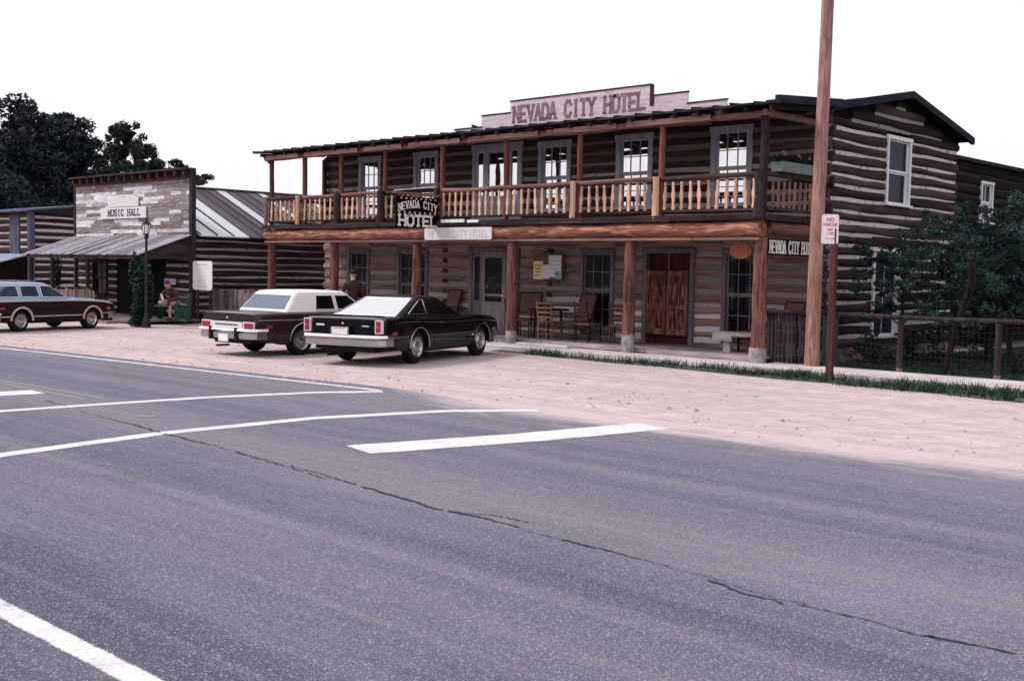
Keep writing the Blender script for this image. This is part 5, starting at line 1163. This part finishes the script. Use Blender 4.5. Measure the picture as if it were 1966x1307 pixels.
def car(name, label, S):
    t = thing(name, (0, 0, 0), label, 'car'); WB, Ra, zc = S['wb'], S['ra'], S['r']; tab = S['body']; x0, x1 = tab[0][0], tab[-1][0]
    xs_ = sorted(set([round(x0+i*(x1-x0)/60, 4) for i in range(61)]+[round(a+Ra*math.cos(k*math.pi/16), 4) for a in (0, WB) for k in range(17)]))
    sill = S.get('sill', .24)
    def half(x):
        hw, zb, zt = lin(tab, x); zl = sill+S.get('kick', .10)*max(0, (x0+.7-x)/.7); arch = 0
        for a in (0, WB):
            if abs(x-a) < Ra: arch = 1; zl = max(zl, zc+math.sqrt(max(0, Ra*Ra-(x-a)**2)))
        p = [(hw-(.015 if arch else .075), zl), (hw-.008, max(.40, zl+.012)), (hw, max(.56, zl+.024)), (hw-.006, max(.72, zl+.036)), (hw-.03, zb-.045), (hw-.06, zb-.012), (hw-.11, zb), (hw*.55, zb+(zt-zb)*.8), (0, zt)]
        return [(a, max(b, zl+.0005*i)) for i, (a, b) in enumerate(p)]
    mb = MB(); rings = []
    for x in xs_:
        h = half(x); rings.append(mb.vs([(x, -a, b) for a, b in h]+[(x, a, b) for a, b in reversed(h[:-1])])); n = 2*len(h)-1
    for r0, r1 in zip(rings, rings[1:]):
        for j in range(n-1):
            mb.m = 1 if S.get('woodside') and (j in (0, 1, 2, 3) or j in (n-2, n-3, n-4, n-5)) else 0
            mb.face((r0+j, r1+j, r1+j+1, r0+j+1))
    mb.m = 0; mb.face([rings[0]+j for j in range(n)]); mb.face([rings[-1]+j for j in reversed(range(n))])
    body = mb.build('body', [S['paint'], S.get('woodside') or S['paint']], t, True, sharp=32)
    mb = MB(); mb.box(x0+.12, x1-.15, -.60, .60, .26, .70); mb.box(x0+.2, -Ra-.03, -.78, .78, .30, .6); mb.box(Ra+.03, WB-Ra-.03, -.80, .80, .22, .5); mb.tube([(x0+.3, .35, .2), (x0-.02, .35, .2)], .025, 6); mb.build('underbody', 'black_trim', t)
    # greenhouse
    zb, zr, xb0, xb1, xr0, xr1, hb, hr = S['gh']
    H = lambda q: hb+(hr-hb)*q; X0 = lambda q: xb0+(xr0-xb0)*q; X1 = lambda q: xb1+(xr1-xb1)*q; Z = lambda q: zb+(zr-zb)*q
    def ring(q, ins=0., z=None):
        a, b, h, rc = X0(q)+ins, X1(q)-ins, H(q)-ins, .10; pts = []
        for sx, sy, a0 in ((b-rc, h-rc, 0), (a+rc, h-rc, 90), (a+rc, -h+rc, 180), (b-rc, -h+rc, 270)):
            for k in range(5): th = math.radians(a0+22.5*k); pts.append((sx+rc*math.cos(th), sy+rc*math.sin(th), Z(q) if z is None else z))
        return pts
    mb = MB(); rs = [mb.vs(ring(q)) for q in (-.08, .2, .5, .8, .95)]+[mb.vs(ring(1, i_, zr+z_)) for i_, z_ in ((.0, -.012), (.03, .006), (.12, .022), (.3, .034))]
    for a, b in zip(rs, rs[1:]):
        for j in range(20): mb.face((a+j, a+(j+1) % 20, b+(j+1) % 20, b+j))
    c = mb.vs([((X0(1)+X1(1))/2, 0, zr+.042)])
    for j in range(20): mb.face((rs[-1]+j, rs[-1]+(j+1) % 20, c))
    mb.build('roof', S['roof'], t, True, sharp=50)
    def sp(x, q, s, o_=.007): return (x, s*(H(q)+o_), Z(q))
    for nm, poly, trim in S['side']:
        for s in (1, -1):
            mb = MB(); P = [Vector(sp(x, q, s)) for x, q in poly]; i = mb.vs(P); mb.face([i+k for k in (range(len(P)) if s < 0 else reversed(range(len(P))))])
            w_ = mb.build(nm, S.get('sideglass', 'carglass'), t)
            if trim:
                mb = MB(); mb.tube([Vector(sp(x, q, s, .010)) for x, q in poly+poly[:1]], .011, 6); mb.build('window_trim', trim, w_, True)
    def ep(fy, q, front): return ((X1(q)+.007) if front else (X0(q)-.007), fy*H(q), Z(q))
    for nm, front, ins, q0, q1, mat, trim in S['ends']:
        mb = MB(); k = 8; P = [[Vector(ep((-1+2*j/k)*ins[0 if a == 0 else 1], q0+(q1-q0)*a/3, front))+V((.0 if front else 0), 0, 0) for j in range(k+1)] for a in range(4)]
        idx = [mb.vs(r_) for r_ in P]
        for a, b in zip(idx, idx[1:]):
            for j in range(k): mb.face((a+j, a+j+1, b+j+1, b+j) if front else (a+j+1, a+j, b+j, b+j+1))
        g_ = mb.build(nm, mat, t, True)
        if trim: mb = MB(); mb.tube([P[0][0], P[0][-1], P[-1][-1], P[-1][0], P[0][0]], .014, 6); mb.build('window_trim', trim, g_, True)
    r = S['r']; tr = S['track']
    for x, y in ((0, tr), (0, -tr), (WB, tr), (WB, -tr)): wheel(t, x, y, r, S['cap'])
    for s in (1, -1):                     # arch lips and side strips
        for a in (0, WB):
            mb = MB(); mb.tube([(a+Ra*math.cos(k*math.pi/14), s*(lin(tab, a+Ra*math.cos(k*math.pi/14))[0]+.0), zc+Ra*math.sin(k*math.pi/14)) for k in range(0, 15)], S.get('liprad', .012), 6); mb.build('arch_trim', S.get('lip', 'dull_chrome'), t, True)
        for (a, b, z, rr, mat) in S['strips']:
            mb = MB(); mb.tube([(a+(b-a)*k/10, s*(lin(tab, a+(b-a)*k/10)[0]+.002), z if not callable(z) else z(a+(b-a)*k/10)) for k in range(11)], rr, 5); mb.build('side_trim', mat, t, True)
        mb = MB(); xh = S['handle']; mb.bar((xh, s*(lin(tab, xh)[0]+.012), .80), (xh+.17, s*(lin(tab, xh)[0]+.012), .80), .02, .03); mb.build('door_handle', 'chrome', t)
        for dx in S['doors']: mb = MB(); hw = lin(tab, dx)[0]; mb.bar((dx, s*(hw+.0), .30), (dx, s*(hw-.004), lin(tab, dx)[1]-.03), .006, .008, (1, 0, 0)); mb.build('door_gap', 'black_trim', t)
        mb = MB(); xm = x0+.28; mb.box(xm, xm+.15, s*(lin(tab, xm+.1)[0]+.0)-.012, s*(lin(tab, xm+.1)[0])+.012, .60, .66); mb.build('rear_side_marker', 'red_lens', t)
        mb = MB(); xm = x1-.30; mb.box(xm, xm+.12, s*(lin(tab, xm+.1)[0]+.0)-.012, s*(lin(tab, xm+.1)[0])+.014, .56, .61); mb.build('front_side_marker', 'amber', t)
    def bumper(xe, sgn, prof, hw, nm, mats, parent=None):
        mb = MB(); path = [(xe-sgn*.34, -hw-.015), (xe-sgn*.10, -hw), (xe-sgn*.02, -hw+.07), (xe, -hw+.3), (xe+sgn*.01, 0), (xe, hw-.3), (xe-sgn*.02, hw-.07), (xe-sgn*.10, hw), (xe-sgn*.34, hw+.015)]
        rings = []
        for i, (px, py) in enumerate(path):
            a, b = path[max(0, i-1)], path[min(len(path)-1, i+1)]; dx, dy = b[0]-a[0], b[1]-a[1]; ln = math.hypot(dx, dy); nx, ny = (dy/ln*sgn, -dx/ln*sgn)
            rings.append(mb.vs([(px+nx*o_, py+ny*o_, z) for o_, z in prof]))
        k = len(prof)
        for a, b in zip(rings, rings[1:]):
            for j in range(k): mb.face((a+j, b+j, b+(j+1) % k, a+(j+1) % k))
        mb.face([rings[0]+j for j in range(k)]); mb.face([rings[-1]+j for j in reversed(range(k))])
        return mb.build(nm, mats, t, True, sharp=25)
    bz = S['bump']; hwb = tab[0][1]
    bumper(x0-.06, -1, [(-.04, bz), (.03, bz), (.05, bz+.02), (.05, bz+.12), (.02, bz+.145), (-.04, bz+.145)], hwb+.0, 'rear_bumper', 'dull_chrome')
    bumper(x0-.06, -1, [(-.10, bz+.15), (.065, bz+.15), (.085, bz+.17), (.07, bz+.215), (.03, bz+.225), (-.10, bz+.23)], hwb+.01, 'rear_bumper_ledge', 'chrome')
    bumper(x1+.04, 1, [(-.04, bz), (.04, bz), (.06, bz+.03), (.06, bz+.17), (.03, bz+.2), (-.04, bz+.2)], tab[-1][1], 'front_bumper', 'dull_chrome')
    return t, body
# --- black coupe
BC = dict(wb=2.84, ra=.39, r=.335, track=.77, cap='rally', paint='black_paint', roof='vinyl_bk', kick=.20, sill=.27,
  body=[(-1.30, .87, .89, .895), (-1.20, .90, .92, .93), (-.6, .93, .945, .955), (0, .94, .935, .95), (.8, .94, .905, .95), (2.0, .94, .90, .96), (2.84, .935, .90, .94), (3.4, .91, .87, .90), (3.60, .89, .84, .87), (3.70, .87, .80, .82)],
  gh=(.93, 1.31, -.62, 2.05, .42, 1.22, .81, .63),
  side=[('quarter_window', [(-.26, .13), (.50, .13), (.53, .87), (.42, .87), (.18, .62)], 'chrome'), ('door_window', [(.68, .10), (1.80, .10), (1.22, .88), (.66, .88)], None)],
  ends=[('rear_window', False, (.88, .84), .06, .93, 'carglass_sky', 'chrome'), ('windscreen', True, (.90, .88), .08, .92, 'carglass', None)],
  strips=[(-1.25, -.41, .56, .007, 'dull_chrome'), (.41, 2.43, .56, .007, 'dull_chrome'), (3.25, 3.7, .56, .007, 'dull_chrome'), (-.9, 3.6, lambda x: lin(BC['body'], x)[1]-.10, .003, 'dull_chrome')], handle=.86, doors=(.60, 2.05), bump=.39)
t, body = car('black_coupe', 'black two door coupe with sloping rear window parked nose in at the boardwalk', BC)
mb = MB(); mb.box(-1.345, -1.30, -.70, .70, .64, .87); mb.build('tail_panel', 'black_paint', t)
for s in (1, -1):
    mb = MB(); mb.box(-1.372, -1.30, s*.80-.075, s*.80+.075, .64, .895); q = mb.build('tail_light_bezel', 'silver', t)
    for k in range(2): mb = MB(); mb.box(-1.382, -1.37, s*.80-.05, s*.80+.05, .665+k*.11, .765+k*.11); mb.build('tail_light', 'red_lens', q)
mb = MB(); mb.box(-1.46, -1.44, -.20, .20, .60, .755); pl = mb.build('plate_frame', 'chrome', t)
mb = MB(); mb.box(-1.466, -1.458, -.165, .165, .61, .742); mb.build('licence_plate', 'plate_white', pl)
mb = MB(); mb.box(-1.470, -1.465, -.12, .12, .722, .735); mb.build('plate_print', 'letter_red', pl)
mb = MB(); mb.box(-1.356, -1.345, -.58, -.43, .765, .785); mb.box(-1.356, -1.345, .42, .60, .76, .795); mb.ball((-1.35, 0, .815), .022, 8); mb.build('trunk_badge', 'silver', t, True)
mb = MB(); mb.ball((2.25, -.978, .50), .032, 8, (1, .25, .8)); mb.build('fender_badge', 'silver', t, True)
mb = MB(); mb.tube([(-1.28, -.82+1.64*k/8, .915-.012*abs(k-4)/4+.008) for k in range(9)], .010, 5); mb.build('trunk_edge_trim', 'dull_chrome', t, True)
mb = MB(); mb.box(-.86, -.80, -.60, .6, .948, .960); mb.build('cowl_vent', 'black_trim', t)
t.location = (-18.0, 15.02, 0); t.rotation_euler = (0, 0, math.radians(90+19))
# --- maroon sedan with cream roof
WC = dict(wb=2.75, ra=.37, r=.325, track=.73, cap='wire', paint='maroon', roof='vinyl', kick=.14,
  body=[(-1.28, .86, .88, .89), (-1.18, .89, .905, .92), (-.5, .905, .92, .935), (.5, .91, .92, .95), (2.0, .91, .92, .95), (2.75, .90, .91, .94), (3.5, .88, .88, .90), (3.62, .87, .80, .82)],
  gh=(.925, 1.34, -.42, 1.98, -.02, 1.42, .80, .66),
  side=[('rear_door_window', [(.42, .10), (.98, .10), (.96, .82), (.50, .82)], 'vinyl'), ('front_door_window', [(1.06, .10), (1.80, .10), (1.42, .82), (1.04, .82)], 'vinyl')],
  ends=[('rear_window', False, (.90, .88), .13, .82, 'carglass_lav', None), ('windscreen', True, (.9, .88), .08, .92, 'carglass', None)],
  strips=[(-1.2, 3.5, .76, .004, 'dull_chrome'), (.4, 2.35, .27, .010, 'dull_chrome')], handle=1.15, doors=(.35, 1.02, 2.05), bump=.37)
t, body = car('cream_roof_sedan', 'dark maroon four door sedan with cream vinyl roof parked left of the black coupe', WC)
mb = MB(); mb.box(-1.315, -1.26, -.50, .50, .585, .715); q = mb.build('tail_panel', 'silver', t)
mb = MB(); x = -.35
while x < .36: mb.box(-1.319, -1.3145, x, x+.036, .635, .672); x += .053
mb.build('panel_lettering', 'black_trim', q)
for s in (1, -1):
    mb = MB(); mb.box(-1.305, -1.22, s*.69-.17, s*.69+.17, .575, .725); q = mb.build('tail_light_bezel', 'silver', t)
    mb = MB(); mb.box(-1.318, -1.303, s*.66-.09, s*.66+.09, .60, .70); mb.box(-1.318, -1.303, s*.80-.04, s*.80+.035, .60, .70); mb.build('tail_light', 'red_lens', q)
    mb = MB(); mb.box(-1.43, -1.37, s*.42-.035, s*.42+.035, .34, .60); mb.build('bumper_guard', 'black_trim', t)
mb = MB(); mb.box(-1.42, -1.40, -.17, .14, .31, .46); mb.build('licence_plate', 'plate_white', t)
mb = MB(); mb.ball((-1.30, 0, .80), .022, 8); mb.build('trunk_lock', 'silver', t, True)
t.location = (-21.0, 14.62, 0); t.rotation_euler = (0, 0, math.radians(90+5))
# --- station wagon
SW = dict(wb=2.45, ra=.35, r=.30, track=.70, cap='rally', paint='blue_paint', roof='blue_paint', woodside='woodgrain', kick=.08, sill=.22,
  body=[(-.98, .82, .84, .86), (-.9, .85, .86, .88), (0, .87, .87, .9), (1.8, .87, .87, .9), (2.45, .865, .85, .88), (3.15, .84, .80, .82), (3.28, .82, .70, .72)],
  gh=(.87, 1.29, -.95, 1.75, -.72, 1.02, .77, .63),
  side=[('rear_side_window', [(-.80, .14), (-.02, .14), (-.04, .84), (-.66, .84)], 'chrome'), ('rear_door_window', [(.08, .14), (.66, .14), (.62, .84), (.08, .84)], 'chrome'), ('front_door_window', [(.76, .12), (1.55, .12), (1.06, .84), (.74, .84)], 'chrome')],
  ends=[('rear_window', False, (.8, .8), .12, .85, 'carglass_blue', None), ('windscreen', True, (.9, .88), .08, .92, 'carglass_blue', None)], sideglass='carglass_blue', lip='tan_trim', liprad=.030,
  strips=[(-.9, 3.2, lambda x: lin(SW['body'], x)[1]-.05, .016, 'tan_trim'), (.36, 2.09, .41, .016, 'tan_trim'), (-.9, -.36, .41, .016, 'tan_trim'), (2.81, 3.2, .45, .014, 'tan_trim')], handle=.80, doors=(.70, 1.62), bump=.30)
t, body = car('station_wagon', 'pale blue station wagon with dark woodgrain sides and tan trim at the far left', SW)
mb = MB()
for s in (1, -1): mb.bar((-.6, s*.5, 1.35), (.8, s*.5, 1.35), .025, .02)
for x in (-.55, .1, .75): mb.bar((x, -.5, 1.355), (x, .5, 1.355), .02, .015); mb.box(x-.02, x+.02, -.51, -.49, 1.30, 1.35); mb.box(x-.02, x+.02, .49, .51, 1.30, 1.35)
mb.build('roof_rack', 'chrome', t)
t.location = (-31.55, 13.05, 0); t.rotation_euler = (0, 0, math.radians(90+17))
